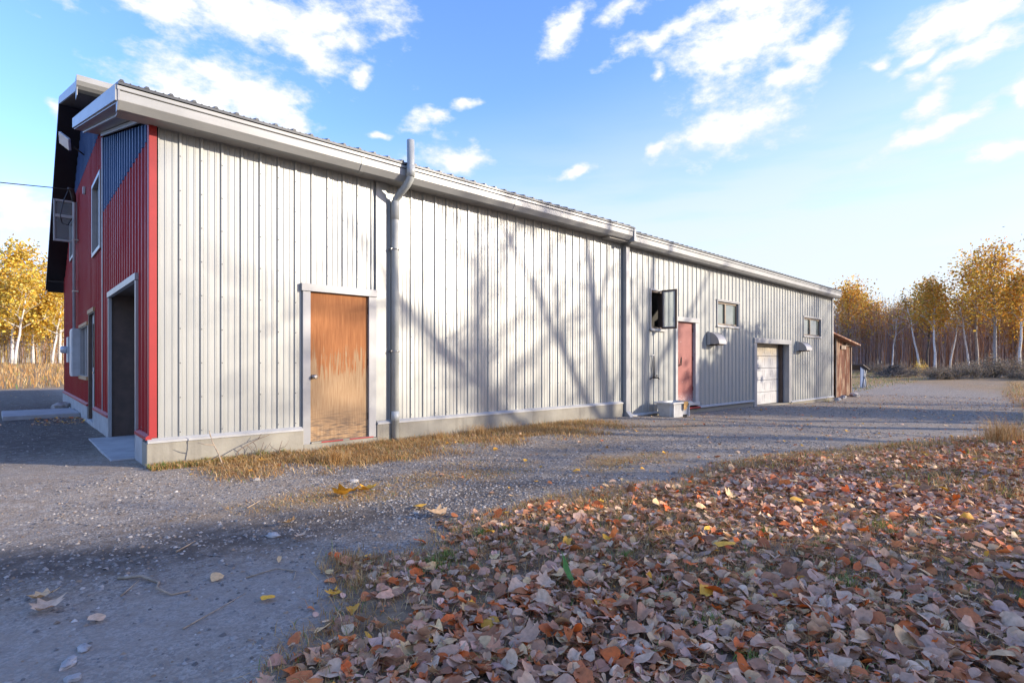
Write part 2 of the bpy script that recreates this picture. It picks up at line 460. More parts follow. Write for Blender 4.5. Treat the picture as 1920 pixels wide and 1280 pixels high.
LAWN = np.array([(-6,-7.2),(-1.6,-6.3),(-.75,-5.75),(-.48,-5.3),(-.15,-5.0),(.12,-4.72),(.14,-4.45),(.30,-4.28),(.75,-4.36),(1.17,-4.34),(2.08,-4.19),(3.0,-4.30),(3.84,-4.38),(5.86,-4.52),(7.3,-4.9),(9.0,-5.4),(12,-5.8),(14.9,-6.1),(20,-5.9),(26,-5.0),(32,-4.2),(45,-3.0),(60,-2),(400,-2)])
def lawn_edge(x): return np.interp(x, LAWN[:, 0], LAWN[:, 1])
def lawn(x, y):                                       # metres inside the lawn, ragged
    return lawn_edge(x) - y + (fbm(x, y, 1.6, 3) - .5) * .55
def G(x, y):
    x = np.asarray(x, float); y = np.asarray(y, float)
    z = .03 - .13 * ss(8.6, 12, x) - .20 * ss(14, 24, x) + .85 * ss(30, 85, x) * ss(60, 10, np.abs(y - 5)) + 1.05 * ss(26, 78, y) * ss(30, 5, x)
    z = z + .03 * ss(0, .8, lawn(x, y)) + (fbm(x, y, .5, 7) - .5) * .06 + (fbm(x, y, 2.4, 9, 3) - .5) * .018
    near = np.exp(-((y + .15) / .5) ** 2) * ((x > -.3) & (x < 23.3))
    return z * (1 - near * .5) + near * .5 * (.03 - .13 * ss(8.6, 12, x) - .20 * ss(14, 24, x))
def GZ(x, y): return float(G(x, y))
TRACK = np.array([(-6,-2.6),(-2.5,-3.1),(-1.25,-3.0),(-.45,-3.3),(.35,-3.45),(1.0,-3.55),(2.2,-3.55),(3.4,-3.75)])
def grade(lo, hi, fine_lo, fine_hi, step, ratio):
    a = list(np.arange(fine_lo, fine_hi, step)); s = step; p = a[-1]
    while p < hi: s *= ratio; p += s; a.append(p)
    s = step; p = a[0]; b = []
    while p > lo: s *= ratio; p -= s; b.append(p)
    return np.array(b[::-1] + a)
gx = grade(-500, 700, -4.5, 13, .075, 1.07); gy = grade(-500, 700, -9, 1.2, .075, 1.07)
XX, YY = np.meshgrid(gx, gy); V = np.stack([XX, YY, G(XX, YY)], -1).reshape(-1, 3)
nx, ny = len(gx), len(gy)
idx = np.arange(nx * ny).reshape(ny, nx)
F = np.stack([idx[:-1, :-1], idx[:-1, 1:], idx[1:, 1:], idx[1:, :-1]], -1).reshape(-1, 4)
x, y = V[:, 0], V[:, 1]
a_lawn = ss(-.10, .25, lawn(x, y))
a_wall = ss(-1.9, -.7, y + (fbm(x, y, 1.3, 21) - .5) * 1.5) * ss(.15, .6, x) * ss(8.2, 6.2, x) * ((y < .4))
def blob(px, py, rx, ry, s): return np.clip(1 - np.hypot((x - px) / rx, (y - py) / ry) + (fbm(x, y, 2.2, s) - .5) * 1.4, 0, 1)
a_patch = np.maximum.reduce([blob(1.0,-2.75,1.3,.5,31), blob(2.3,-2.75,1.5,.65,33), blob(4.4,-3.4,1.2,.6,32), blob(8.2,-1.9,1.8,.7,35)*.8, blob(5.6,-2.2,2.2,.5,36)*.6])
a_field = np.clip(ss(24.5, 27.5, y + (fbm(x, y, .3, 41) - .5) * 4) * ss(34, 24, x) + ss(33, 48, x + (fbm(x, y, .15, 44) - .5) * 22) * .85 + ss(2.2, 4.5, y) * ss(25, 29, x) * .9 + ss(5, 9, lawn(x, y)) * ss(6, 11, x) * .9 + ss(-.3, 1.0, lawn(x, y)) * ss(12, 20, x), 0, 1)
a_dry = np.clip(np.maximum.reduce([a_wall, a_patch, a_field]), 0, 1)
ty = np.interp(x, TRACK[:, 0], TRACK[:, 1])
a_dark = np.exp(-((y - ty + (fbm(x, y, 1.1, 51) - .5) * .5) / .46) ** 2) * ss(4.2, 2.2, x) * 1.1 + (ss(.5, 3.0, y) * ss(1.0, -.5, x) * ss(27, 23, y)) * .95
a_soft = np.exp(-((y + 4.55) / .75) ** 2) * ss(.6, -.2, x)
me = array_mesh('ground', V, F, None)
at = me.attributes.new('mask', 'FLOAT_COLOR', 'POINT')
at.data.foreach_set('color', np.stack([a_lawn, a_dry, np.clip(a_dark, 0, 1), a_soft], -1).astype(np.float32).ravel())
me.polygons.foreach_set('use_smooth', np.ones(len(F), bool))
t = NT('gravel_and_lawn'); w = t.co('World')
mk = t.n.new('ShaderNodeAttribute'); mk.attribute_name = 'mask'
s3 = t.n.new('ShaderNodeSeparateColor'); t.l.new(mk.outputs['Color'], s3.inputs[0])
mL, mD, mK, mS = s3.outputs[0], s3.outputs[1], s3.outputs[2], mk.outputs['Alpha']
v1 = t.vor(w, 62, 'F1', 'Color'); v1d = t.vor(w, 62, 'F1', 'Distance'); v2 = t.vor(w, 150, 'F1', 'Color'); big = t.noise(w, .8, 6, .6); med = t.noise(w, 9, 5, .65)
sv1 = t.n.new('ShaderNodeSeparateColor'); t.l.new(v1, sv1.inputs[0]); sv2 = t.n.new('ShaderNodeSeparateColor'); t.l.new(v2, sv2.inputs[0])
st = t.math('ADD', t.math('MULTIPLY', sv1.outputs[0], .6), t.math('MULTIPLY', sv2.outputs[0], .4))
grav = t.mix(t.map(st, .15, .85), (.15, .130, .106), (.43, .375, .305))
grav = t.mix(t.map(sv1.outputs[1], .90, .97, 0, .7), grav, (.42, .38, .33))
grav = t.mix(t.map(sv2.outputs[2], .86, .96, 0, .6), grav, (.20, .12, .07))
grav = t.mix(t.map(med, .38, .66, 0, .62), grav, (.225, .160, .10))
grav = t.mix(t.map(big, .35, .65, 0, .35), grav, (.30, .26, .21))
grav = t.mix(t.math('MULTIPLY', mS, .5), grav, (.285, .255, .225))
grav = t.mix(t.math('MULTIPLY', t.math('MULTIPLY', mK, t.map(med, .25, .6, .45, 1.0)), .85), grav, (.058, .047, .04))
soil = t.mix(t.map(med, .3, .7), (.14, .095, .06), (.32, .22, .13))
straw = t.mix(t.map(t.noise(w, 26, 5, .7), .3, .7), (.20, .115, .05), (.44, .29, .135))
straw = t.mix(t.map(big, .45, .65, 0, .35), straw, (.12, .115, .045))
c = t.mix(mL, grav, soil); c = t.mix(t.math('MULTIPLY', mD, t.map(med, .25, .55, .65, 1.0)), c, straw)
t.set('Base Color', c).set('Roughness', .92).set('Specular IOR Level', .25)
hgt = t.math('ADD', t.math('MULTIPLY', t.math('SUBTRACT', 1.0, v1d), .9), t.math('MULTIPLY', med, .8))
t.bump(t.math('ADD', hgt, t.math('MULTIPLY', sv2.outputs[1], .5)), .5, .010)
me.materials.append(t.m)
ground = link('ground', me); tag(ground, 'gravel lot with leaf-strewn lawn and dry grass edges', kind='structure')

# ------------------------------------------------------------------ the workshop building
bld = empty('workshop_building', (0, 0, 0))
tag(bld, 'long metal-clad workshop with grey ribbed side wall and red and blue gable front', 'building')
RIB = .2286
def profile(width, first_rib=0.0):
    """x, out pairs of a ribbed sheet: tall ribs every 229 mm, two low ribs between"""
    pts = [(0.0, 0.0)]
    k = 0
    while True:
        c = first_rib + k * RIB
        if c - .03 > width: break
        for dx, h in ((-.025, 0), (-.013, .020), (.012, .020), (.024, 0)): pts.append((c + dx, h))
        for m in (.076, .152):
            for dx, h in ((-.013, 0), (-.005, .0055), (.005, .0055), (.013, 0)): pts.append((c + m + dx, h))
        k += 1
    pts = sorted(pts[1:] + [(first_rib - .5, 0.0), (width + 1, 0.0)])
    ax = [p[0] for p in pts]; ay = [p[1] for p in pts]
    return [(0.0, float(np.interp(0.0, ax, ay)))] + [p for p in pts if 1e-4 < p[0] < width - 1e-4] + [(width, float(np.interp(width, ax, ay)))]
def ribbed(width, zb, zt, openings=(), first_rib=0.0):
    """openings: (x0,x1,z0,z1) in sheet coordinates; zt may be a function of x"""
    zf = zt if callable(zt) else (lambda q: zt)
    pr = profile(width, first_rib)
    xs = sorted(set([p[0] for p in pr] + [e for o in openings for e in (o[0], o[1]) if 0 < e < width]))
    px = [p[0] for p in pr]; ph = [p[1] for p in pr]
    b = MB()
    for xa, xb in zip(xs[:-1], xs[1:]):
        if xb - xa < 1e-5: continue
        ha, hb = np.interp([xa, xb], px, ph); mid = (xa + xb) / 2
        iv = [(zb, None)]
        for o in openings:
            if o[0] < mid < o[1]:
                nv = []
                for lo, hi in iv:
                    top = zf(mid) if hi is None else hi
                    if o[3] <= lo or o[2] >= top: nv.append((lo, hi)); continue
                    if o[2] > lo: nv.append((lo, o[2]))
                    if o[3] < top: nv.append((o[3], hi))
                iv = nv
        for lo, hi in iv:
            ta, tb = (zf(xa), zf(xb)) if hi is None else (hi, hi)
            if min(ta, tb) - lo < .005: continue
            b.add([(xa, -ha, lo), (xb, -hb, lo), (xb, -hb, tb), (xa, -ha, ta)], [(0, 1, 2, 3)])
    return b
def screws(width, zb, zt, openings=(), first_rib=0.0, step=.41, off=.0):
    zf = zt if callable(zt) else (lambda q: zt)
    b = MB(); k = 0
    while first_rib + k * RIB < width - .01:
        c = first_rib + k * RIB - .004; zz = zb + .06
        while zz < zf(c) - .03:
            if not any(o[0] - .03 < c < o[1] + .03 and o[2] - .03 < zz < o[3] + .03 for o in openings) and c > .01:
                r = .0065
                b.add([(c - r, -.020, zz - r), (c + r, -.020, zz - r), (c + r, -.020, zz + r), (c - r, -.020, zz + r), (c, -.027, zz)], [(0, 1, 4), (1, 2, 4), (2, 3, 4), (3, 0, 4)])
            zz += step
        k += 1
    return b
def sheet_run(x0, x1, zb, zt, openings, mat, width=RIB * 4, place=None, label=None, first=0.0):
    xx = x0; j = 0
    while xx < x1 - .02:
        w = min(width, x1 - xx)
        ops = [(o[0] - xx, o[1] - xx, o[2], o[3]) for o in openings if o[1] > xx and o[0] < xx + w]
        zbb = zb(xx) if callable(zb) else zb
        ztt = (lambda q, xx=xx: zt(q + xx)) if callable(zt) else zt
        loc, rot = place(xx) if place else ((xx, random.uniform(-.0012, .0012), 0), (random.uniform(-.0012, .0012), 0, random.uniform(-.0010, .0010)))
        m = ribbed(w, zbb, ztt, ops, first)
        if m.f:
            s = m.build('siding_sheet', M[mat], bld, loc, rot)
            q = screws(w, zbb, ztt, ops, first)
            if q.f: tag(q.build('screws', M['screw'], s), kind='stuff')
        xx += width; j += 1

SOF = 3.985                                            # soffit level of the long wall
DOOR = (1.77, 2.84, -1, 2.30)
RDOOR = (11.30, 12.41, -1, 2.40); W1 = (10.16, 10.80, 2.04, 3.02); W2 = (13.50, 14.85, 2.28, 3.01); GAR = (15.88, 18.75, -1, 1.99); W3 = (19.97, 21.76, 2.20, 2.91)
sheet_run(.064, 9.02, .362, SOF, [DOOR], 'siding')
z3 = lambda q: .045 if q < 11 else (.075 if q < 15.5 else -.10)
def top3(q): return 3.93 - .10 * (q - 9.2) / 14
sheet_run(9.21, 23.07, z3, top3, [RDOOR, W1, W2, GAR, W3], 'siding')

# front (gable) wall: x = 0, running away from the camera along +y
FLEN = 13.5
def eave_near(s): return 4.02 + .26 * (s - .0)        # lean-to roof underside at the wall
def main_under(s): return min(5.72 + .30 * (s - 4.33), 6.80 - .575 * (s - 8.0))
F_OPEN = [(.75, 3.36, -1, 2.34), (5.52, 6.58, -1, 2.28), (6.70, 8.38, .88, 2.07), (4.50, 5.76, 3.26, 4.62), (10.05, 11.1, 3.9, 4.9)]
def front_run(s0, s1, zb, zt, mat):
    # local x runs towards the camera: local x = s_hi - s
    s = s0
    while s < s1 - .02:
        w = min(RIB * 4, s1 - s); hi = s + w
        ops = [(hi - o[1], hi - o[0], o[2], o[3]) for o in F_OPEN if o[1] > s and o[0] < hi]
        zf = (lambda q, hi=hi: zt(hi - q)) if callable(zt) else zt
        m = ribbed(w, zb, zf, ops, .0)
        if m.f:
            ob = m.build('siding_sheet', M[mat], bld, (random.uniform(-.001, .001), hi, 0), (0, 0, R(-90)))
            q = screws(w, zb, zf, ops, .0, .62)
            if q.f: tag(q.build('screws', M['screw'], ob), kind='stuff')
        s = hi
front_run(.03, 4.30, .40, 3.86, 'red')
front_run(.03, 4.30, 3.868, lambda s: max(3.868, eave_near(s)), 'blue')
front_run(4.36, FLEN, .42, lambda s: min(5.40, main_under(s)), 'red')
front_run(4.36, FLEN, 5.408, lambda s: max(5.408, main_under(s)), 'blue')

# trims
MB().box(-.030, -.026, -.03, .07, .375, 4.02).box(-.026, .050, -.034, -.030, .375, SOF).build('corner_trim', M['redtrim'], bld)
MB().box(-.030, -.001, 4.29, 4.37, .40, 5.15).build('corner_trim', M['trim'], bld)
MB().box(-.026, .05, FLEN - .06, FLEN + .02, .42, 3.8).build('corner_trim', M['redtrim'], bld)
# base flashing
def flash(x0, x1, z): MB().prism([(-.075, z - .035), (-.075, z - .012), (-.020, z + .018), (.0, z + .018), (.0, z - .035)], x0, x1).build('base_flashing', M['whitepaint'], bld)
flash(-.045, 1.742, .352); flash(2.87, 9.03, .350)
flash(9.22, 11.27, .035); flash(12.44, 15.84, .062); flash(18.79, 23.09, -.108)
for s0, s1 in ((-.04, .74), (3.37, 5.50), (6.6, FLEN)):
    MB().prism([(-.062, .355), (-.062, .39), (-.022, .415), (-.003, .415), (-.003, .355)], s0, s1, 'y').build('base_flashing', M['redtrim'], bld)
# concrete foundation
f = MB(); f.box(-.055, 1.752, -.062, .25, -.35, .318); f.box(1.752, 2.862, -.058, .25, -.35, .125); f.box(2.862, 9.03, -.062, .25, -.35, .316)
f.build('foundation', M['concrete'], bld, bevel=.008)
f = MB(); f.box(9.03, 15.82, -.016, .2, -.6, .0); f.box(15.82, 18.80, .0, .35, -.6, -.15); f.box(18.80, 23.09, -.02, .2, -.8, -.142)
f.build('foundation', M['concrete'], bld, bevel=.008)
for s0, s1, zt_ in ((.25, .74, .354), (3.37, 5.5, .354), (5.503, 6.597, .10), (6.6, FLEN + .02, .354)):
    MB().box(-.052, .2, s0, s1, -.35, zt_).build('foundation', M['slab'], bld, bevel=.008)
MB().box(-.30, .35, .75, 3.36, -.2, .055).build('door_sill', M['slab'], bld, bevel=.01)

# soffit, gutters, fascia and drip edge of the long eave
MB().box(-.34, 9.0, -.30, -.001, SOF, SOF + .012).build('soffit', M['soffit'], bld)
for q in range(13):
    MB().box(-.30 + q * .72, -.29 + q * .72, -.29, -.03, SOF - .006, SOF - .001).build('soffit_seam', M['soffit'], bld)
gut = [(-.245, 3.960), (-.305, 3.965), (-.372, 4.045), (-.376, 4.135), (-.368, 4.147), (-.245, 4.147)]
MB().prism(gut, -.352, 8.985).build('gutter', M['gutter'], bld, bevel=.004)
MB().box(-.372, 8.99, -.385, -.20, 4.150, 4.196).build('drip_edge', M['gutter'], bld, bevel=.006)
MB().prism([(-.235, 3.950), (-.312, 3.955), (-.380, 4.04), (-.384, 4.15), (-.235, 4.15)], -.362, -.344).build('gutter_end_cap', M['trim'], bld)
for q in (2.45, 5.4):
    MB().prism([(-.240, 3.955), (-.310, 3.960), (-.378, 4.042), (-.382, 4.14), (-.240, 4.14)], q, q + .05).build('gutter_joint', M['gutter'], bld)
MB().box(8.30, 8.985, -.24, -.03, SOF - .05, SOF - .008).build('soffit_box', M['soffit'], bld)
# eave of the rear section, falling slightly to the far end
def sloped(prof, x0, x1, fall, name, mat):
    n = len(prof); b = MB()
    vs = [(x0, p[0], p[1]) for p in prof] + [(x1, p[0], p[1] - fall) for p in prof]
    b.add(vs, [(i, (i + 1) % n, n + (i + 1) % n, n + i) for i in range(n)] + [tuple(range(n))[::-1], tuple(range(n, 2 * n))])
    return b.build(name, M[mat], bld)
FALL = .115
sloped([(-.19, 3.895), (-.25, 3.90), (-.315, 3.965), (-.318, 4.075), (-.19, 4.085)], 9.03, 23.12, FALL, 'gutter', 'gutter')
sloped([(-.33, 4.090), (-.33, 4.128), (-.12, 4.135), (-.12, 4.090)], 9.03, 23.14, FALL, 'drip_edge', 'gutter')
sloped([(-.19, 3.905), (-.19, 3.917), (.0, 3.935), (.0, 3.923)], 9.03, 23.1, FALL, 'soffit', 'soffit')
MB().box(8.975, 9.045, -.40, -.17, 3.93, 4.205).build('gutter_joint', M['trim'], bld, bevel=.006)
# roofs (real sheets with ribs, closed below)
def roof_sheet(name, x0, x1, pts, ribs=True, th=.03):
    # pts: (y,z) along the slope, eave first
    b = MB()
    for (ya, za), (yb, zb_) in zip(pts[:-1], pts[1:]):
        b.add([(x0, ya, za), (x1, ya, za), (x1, yb, zb_), (x0, yb, zb_), (x0, ya, za - th), (x1, ya, za - th), (x1, yb, zb_ - th), (x0, yb, zb_ - th)],
              [(0, 1, 2, 3), (7, 6, 5, 4), (0, 4, 5, 1), (1, 5, 6, 2), (2, 6, 7, 3), (3, 7, 4, 0)])
    o = b.build(name, M['roof'], bld)
    if ribs:
        r = MB(); q = x0 + .03
        (ya, za), (yb, zb_) = pts[0], pts[-1]
        while q < x1 - .02:
            for ofs, hw, h in ((0, .024, .024), (.0762, .008, .006), (.1524, .008, .006)):
                c = q + ofs
                r.add([(c - hw, ya - .004, za), (c - hw * .5, ya - .004, za + h), (c + hw * .5, ya - .004, za + h), (c + hw, ya - .004, za),
                       (c - hw, yb, zb_), (c - hw * .5, yb, zb_ + h), (c + hw * .5, yb, zb_ + h), (c + hw, yb, zb_)], [(0, 1, 5, 4), (1, 2, 6, 5), (2, 3, 7, 6), (0, 3, 2, 1)])
            q += RIB
        tag(r.build('roof_ribs', M['roof'], o), kind='stuff')
    return o
roof_sheet('roof', -.36, 9.02, [(-.40, 4.232), (5.0, 4.232 + 5.4 * .26)])
b = MB(); A = [(9.05, -.345, 4.168), (23.14, -.345, 4.168 - FALL), (23.14, 7, 6.0 - FALL), (9.05, 7, 6.0)]
b.add(A + [(p[0], p[1], p[2] - .03) for p in A], [(0, 1, 2, 3), (7, 6, 5, 4), (0, 4, 5, 1), (1, 5, 6, 2), (2, 6, 7, 3), (3, 7, 4, 0)])
o3 = b.build('roof', M['roof'], bld)
r = MB(); q = 9.08
while q < 23.1:
    za = 4.168 - FALL * (q - 9.05) / 14.09
    r.add([(q - .024, -.35, za), (q - .012, -.35, za + .024), (q + .012, -.35, za + .024), (q + .024, -.35, za), (q - .024, 7, za + 1.83), (q - .012, 7, za + 1.856), (q + .012, 7, za + 1.856), (q + .024, 7, za + 1.83)],
          [(0, 1, 5, 4), (1, 2, 6, 5), (2, 3, 7, 6), (0, 3, 2, 1)]); q += RIB
tag(r.build('roof_ribs', M['roof'], o3), kind='stuff')
# rake of the lean-to: fascia, soffit and two light trims
def rake(x0, x1, pts, h0, h1, name, mat):
    b = MB(); n = len(pts)
    for (ya, za), (yb, zb_) in zip(pts[:-1], pts[1:]):
        b.add([(x0, ya, za - h1), (x1, ya, za - h1), (x1, yb, zb_ - h1), (x0, yb, zb_ - h1), (x0, ya, za - h0), (x1, ya, za - h0), (x1, yb, zb_ - h0), (x0, yb, zb_ - h0)],
              [(3, 2, 1, 0), (4, 5, 6, 7), (0, 1, 5, 4), (1, 2, 6, 5), (2, 3, 7, 6), (3, 0, 4, 7)])
    return b.build(name, M[mat], bld)
LT = [(-.37, 4.205), (5.05, 4.205 + 5.42 * .26)]
rake(-.385, -.362, LT, .0, .17, 'rake_fascia', 'gutter')
rake(-.362, -.004, [(-.22, 4.24), (5.05, 4.24 + 5.27 * .26)], .17, .185, 'rake_soffit', 'hood')
rake(-.24, -.215, [(-.1, 4.27), (5.0, 4.27 + 5.1 * .26)], .188, .215, 'soffit_trim', 'gutter')
rake(-.05, -.023, [(-.0, 4.29), (4.3, 4.29 + 4.3 * .26)], .19, .245, 'soffit_trim', 'gutter')
# main gable roof
NEAR = [(3.95, 5.85), (8.0, 7.05)]; FAR = [(8.0, 7.05), (14.05, 3.56)]
roof_sheet('roof', -.40, 9.0, NEAR, False, .04); roof_sheet('roof', -.40, 9.0, FAR, False, .04)
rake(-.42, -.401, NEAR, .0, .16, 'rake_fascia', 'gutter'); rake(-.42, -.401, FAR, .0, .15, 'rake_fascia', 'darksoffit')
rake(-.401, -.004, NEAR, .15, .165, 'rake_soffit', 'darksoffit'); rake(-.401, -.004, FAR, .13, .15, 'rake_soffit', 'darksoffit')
MB().prism([(3.80, 5.68), (3.74, 5.72), (3.70, 5.78), (3.70, 5.87), (3.95, 5.87), (3.95, 5.68)], -.42, 9.0).build('gutter', M['gutter'], bld)
MB().box(-.415, -.405, 3.72, 3.95, 5.55, 5.68).build('fascia_end', M['gutter'], bld)
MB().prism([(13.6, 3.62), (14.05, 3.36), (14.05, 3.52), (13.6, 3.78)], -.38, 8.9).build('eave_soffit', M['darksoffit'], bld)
# plain walls and partitions that close the volume
MB().box(.02, 9.0, FLEN - .1, FLEN, .0, 3.75).build('rear_wall', M['red'], bld); MB().box(.1, 9.0, 4.33, 4.36, 0, 5.3).build('partition_wall', M['dark'], bld)
w = MB(); w.box(8.95, 9.0, .25, FLEN - .1, 0, 3.9); w.build('partition_wall', M['dark'], bld)
MB().box(9.02, 23.05, 6.4, 6.45, -.3, 5.6).build('rear_wall', M['dark'], bld); MB().box(9.0, 23.05, .5, 6.39, -.2, -.16).build('floor_slab', M['dark'], bld)
sheets = []
for k in range(7):
    m = ribbed(RIB * 4, -.14, 3.85 + .2 * k, (), 0); m.build('siding_sheet', M['siding'], bld, (23.08, k * RIB * 4, 0), (0, 0, R(90)))
MB().box(23.07, 23.105, -.034, .04, -.14, 3.80).box(23.00, 23.07, -.034, -.024, -.14, 3.80).build('corner_trim', M['whitepaint'], bld)

# ---- plywood door
fr = MB(); fr.box(1.748, 1.856, -.045, .06, .10, 2.228); fr.box(2.738, 2.858, -.045, .06, .13, 2.228); fr.box(1.728, 2.872, -.058, .06, 2.230, 2.335)
fr.build('door_frame', M['trim'], bld, bevel=.004)
d = MB().box(0, .882, 0, .04, 0, 2.075).build('door', M['plydoor'], bld, (1.856, -.004, .150))
MB().tube([(.045, -.001, .90), (.045, -.03, .90), (.045, -.035, .90), (.045, -.075, .90)], [.032, .03, .014, .014], 12).tube([(.045, -.060, .90), (.045, -.075, .90), (.045, -.1, .90), (.045, -.108, .90)], [.016, .030, .030, .018], 14).build('door_knob', M['steel'], d)
for hz in (.25, 1.05, 1.82):
    MB().tube([(.884, -.006, hz), (.884, -.006, hz + .10)], .008, 8).build('hinge', M['iron'], d)
MB().box(1.86, 2.74, -.066, .05, .126, .147).build('door_sill', M['concrete'], bld)
MB().box(2.00, 2.32, -.0685, -.0665, .128, .146).build('red_paint_mark', M['redtrim'], bld)
MB().box(2.42, 2.80, -.0685, -.0665, .130, .147).build('red_paint_mark', M['redtrim'], bld)
MB().box(2.862, 3.03, -.030, -.0225, .37, SOF - .004).build('flat_trim', M['siding'], bld)

# ---- round downspout, pipe sleeves and vent riser
dp = MB().tube([(3.155, -.088, GZ(3.15, -.1) - .05), (3.155, -.088, 3.66), (3.158, -.105, 3.74), (3.17, -.22, 3.82), (3.195, -.36, 3.91), (3.205, -.44, 3.99), (3.205, -.455, 4.08), (3.20, -.455, 4.56)], .056, 16).build('downspout', M['pvc'], bld)
MB().tube([(3.155, -.088, .34), (3.155, -.088, .50)], .064, 16).build('pipe_sleeve', M['pvc'], dp)
MB().tube([(3.155, -.088, 3.44), (3.155, -.088, 3.66), (3.157, -.098, 3.72)], .063, 16).build('pipe_sleeve', M['pvc'], dp)
MB().tube([(3.204, -.448, 4.02), (3.205, -.456, 4.10), (3.2045, -.455, 4.18)], .063, 16).build('pipe_sleeve', M['pvc'], dp)
for hz in (1.42, 2.98):
    MB().tube([(3.155 + .068 * math.cos(R(a)), -.088 + .068 * math.sin(R(a)), hz) for a in range(-200, 21, 20)], .006, 6).build('pipe_clip', M['steel'], dp)
    MB().box(3.08, 3.088, -.11, -.02, hz - .012, hz + .012).build('clip_leg', M['steel'], dp); MB().box(3.222, 3.23, -.11, -.02, hz - .012, hz + .012).build('clip_leg', M['steel'], dp)
MB().box(9.012, 9.214, -.018, .0, .0, 3.93).build('flat_trim', M['siding'], bld)
# ---- rectangular downspout at the joint of the two sections
ds = MB().box(9.06, 9.195, -.125, -.024, .12, 3.90).prism([(-.125, .14), (-.024, .14), (-.06, -.05), (-.24, -.10), (-.24, .02)], 9.06, 9.195).build('downspout', M['trim'], bld, bevel=.006)
for hz in (.9, 2.3, 3.4): MB().box(9.055, 9.20, -.129, -.02, hz, hz + .03).build('pipe_clip', M['trim'], ds)

# ---- open casement window
def frame(b, x0, x1, z0, z1, w, y0, y1):
    b.box(x0, x0 + w, y0, y1, z0, z1); b.box(x1 - w, x1, y0, y1, z0, z1); b.box(x0 + w, x1 - w, y0, y1, z1 - w, z1); b.box(x0 + w, x1 - w, y0, y1, z0, z0 + w); return b
wn1 = frame(MB(), 10.155, 10.80, 2.035, 3.025, .035, -.045, .10).build('window', M['whitepaint'], bld, bevel=.003)
frame(MB(), 10.19, 10.765, 2.07, 2.99, .04, -.02, .12).build('window_liner', M['darkframe'], wn1)
MB().box(10.16, 10.80, -.06, -.046, 2.01, 2.045).build('window_sill', M['whitepaint'], wn1)
SW, SH = .40, .95
sash = frame(MB(), 0, SW, 0, SH, .055, -.018, .018).build('open_sash', M['darkframe'], wn1, (10.615, -.06, 2.065), (0, 0, R(-86)), bevel=.003)
MB().box(.055, SW - .055, -.004, .004, .055, SH - .055).build('pane', M['clear'], sash)
frame(MB(), .04, SW - .04, .04, SH - .04, .018, -.020, -.0182).build('sash_bead', M['whitepaint'], sash)
MB().box(10.1, 11.2, .9, .92, 1.8, 3.2).build('interior_partition', M['dark'], bld)
# ---- sliding windows
def slider(o, seam):
    x0, x1, z0, z1 = o
    wdw = frame(MB(), x0, x1, z0, z1, .03, -.032, .13).build('window', M['trim'], bld, bevel=.003)
    frame(MB(), x0 + .03, x1 - .03, z0 + .03, z1 - .03, .05, .03, .10).build('window_frame', M['brownframe'], wdw)
    m = x0 + (x1 - x0) * seam
    MB().box(m - .03, m + .03, .035, .098, z0 + .08, z1 - .08).build('mullion', M['brownframe'], wdw)
    MB().box(x0 + .08, m - .03, .075, .08, z0 + .08, z1 - .08).build('pane', M['glass'], wdw)
    MB().box(m + .03, x1 - .08, .060, .065, z0 + .08, z1 - .08).build('pane', M['glass'], wdw)
    MB().box(x0 - .02, x1 + .02, -.055, -.033, z0 - .03, z0 + .0).build('window_sill', M['whitepaint'], wdw)
    MB().box(x0 - .01, x1 + .01, -.045, -.033, z1 - .0, z1 + .03).build('head_flashing', M['trim'], wdw)
slider(W2, .45); slider(W3, .45)

# ---- red door
fr = MB(); fr.box(11.28, 11.383, -.050, .07, .10, 2.30); fr.box(12.27, 12.43, -.050, .07, .10, 2.30); fr.box(11.262, 12.448, -.062, .07, 2.302, 2.42)
fr.build('door_frame', M['whitepaint'], bld, bevel=.004)
d = MB().box(0, .882, 0, .04, 0, 2.10).build('door', M['reddoor'], bld, (11.386, .035, .20))
h = MB(); h.tube([(.12, -.0, .96), (.12, -.06, .97), (.13, -.075, 1.05), (.16, -.075, 1.16), (.19, -.07, 1.18), (.21, -.06, 1.10), (.21, -.05, .98), (.20, -.0, .96)], .011, 8)
h.box(.03, .12, -.02, -.0, .93, .975).build('door_handle', M['iron'], d)
for hz in (.3, 1.1, 1.85): MB().tube([(.884, -.006, hz), (.884, -.006, hz + .1)], .009, 8).build('hinge', M['iron'], d)
MB().box(11.27, 12.44, -.085, .08, .115, .195).build('door_sill', M['whitepaint'], bld, bevel=.006)
MB().box(11.5, 12.44, -.105, -.02, .035, .072).build('red_paint_mark', M['redtrim'], bld)

# ---- sectional garage door, set back in its opening
fr = MB(); fr.box(15.858, 16.05, -.045, -.001, -.14, 1.858); fr.box(18.60, 18.77, -.045, -.001, -.14, 1.858); fr.box(15.84, 18.79, -.058, -.001, 1.86, 2.012)
fr.build('door_frame', M['trim'], bld, bevel=.004)
fr = MB(); fr.box(16.03, 16.05, 0, .36, -.14, 1.88); fr.box(18.60, 18.62, 0, .36, -.14, 1.88); fr.box(16.05, 18.60, 0, .36, 1.86, 1.88); fr.build('door_reveal', M['trim'], bld)
MB().box(18.50, 18.60, .16, .28, -.14, 1.86).build('gap_shade_strip', M['darkframe'], bld)  # dark strip whose colour stands in for the shaded gap beside the jamb
gd = MB().box(16.05, 18.60, .315, .35, -.14, 1.86).build('garage_door', M['dark'], bld)
NS = 5; hh = 2.0 / NS
for k in range(NS):
    z0 = -.14 + k * hh
    p = MB().box(16.055, 18.595, .285, .315, z0 + .006, z0 + hh - .006).build('door_section', M['garage'], gd, bevel=.004)
    for c in range(4):
        xa = 16.16 + c * .61
        frame(MB(), xa, xa + .50, z0 + .075, z0 + hh - .075, .02, .2805, .2845).build('raised_panel', M['garage'], p)
        pass

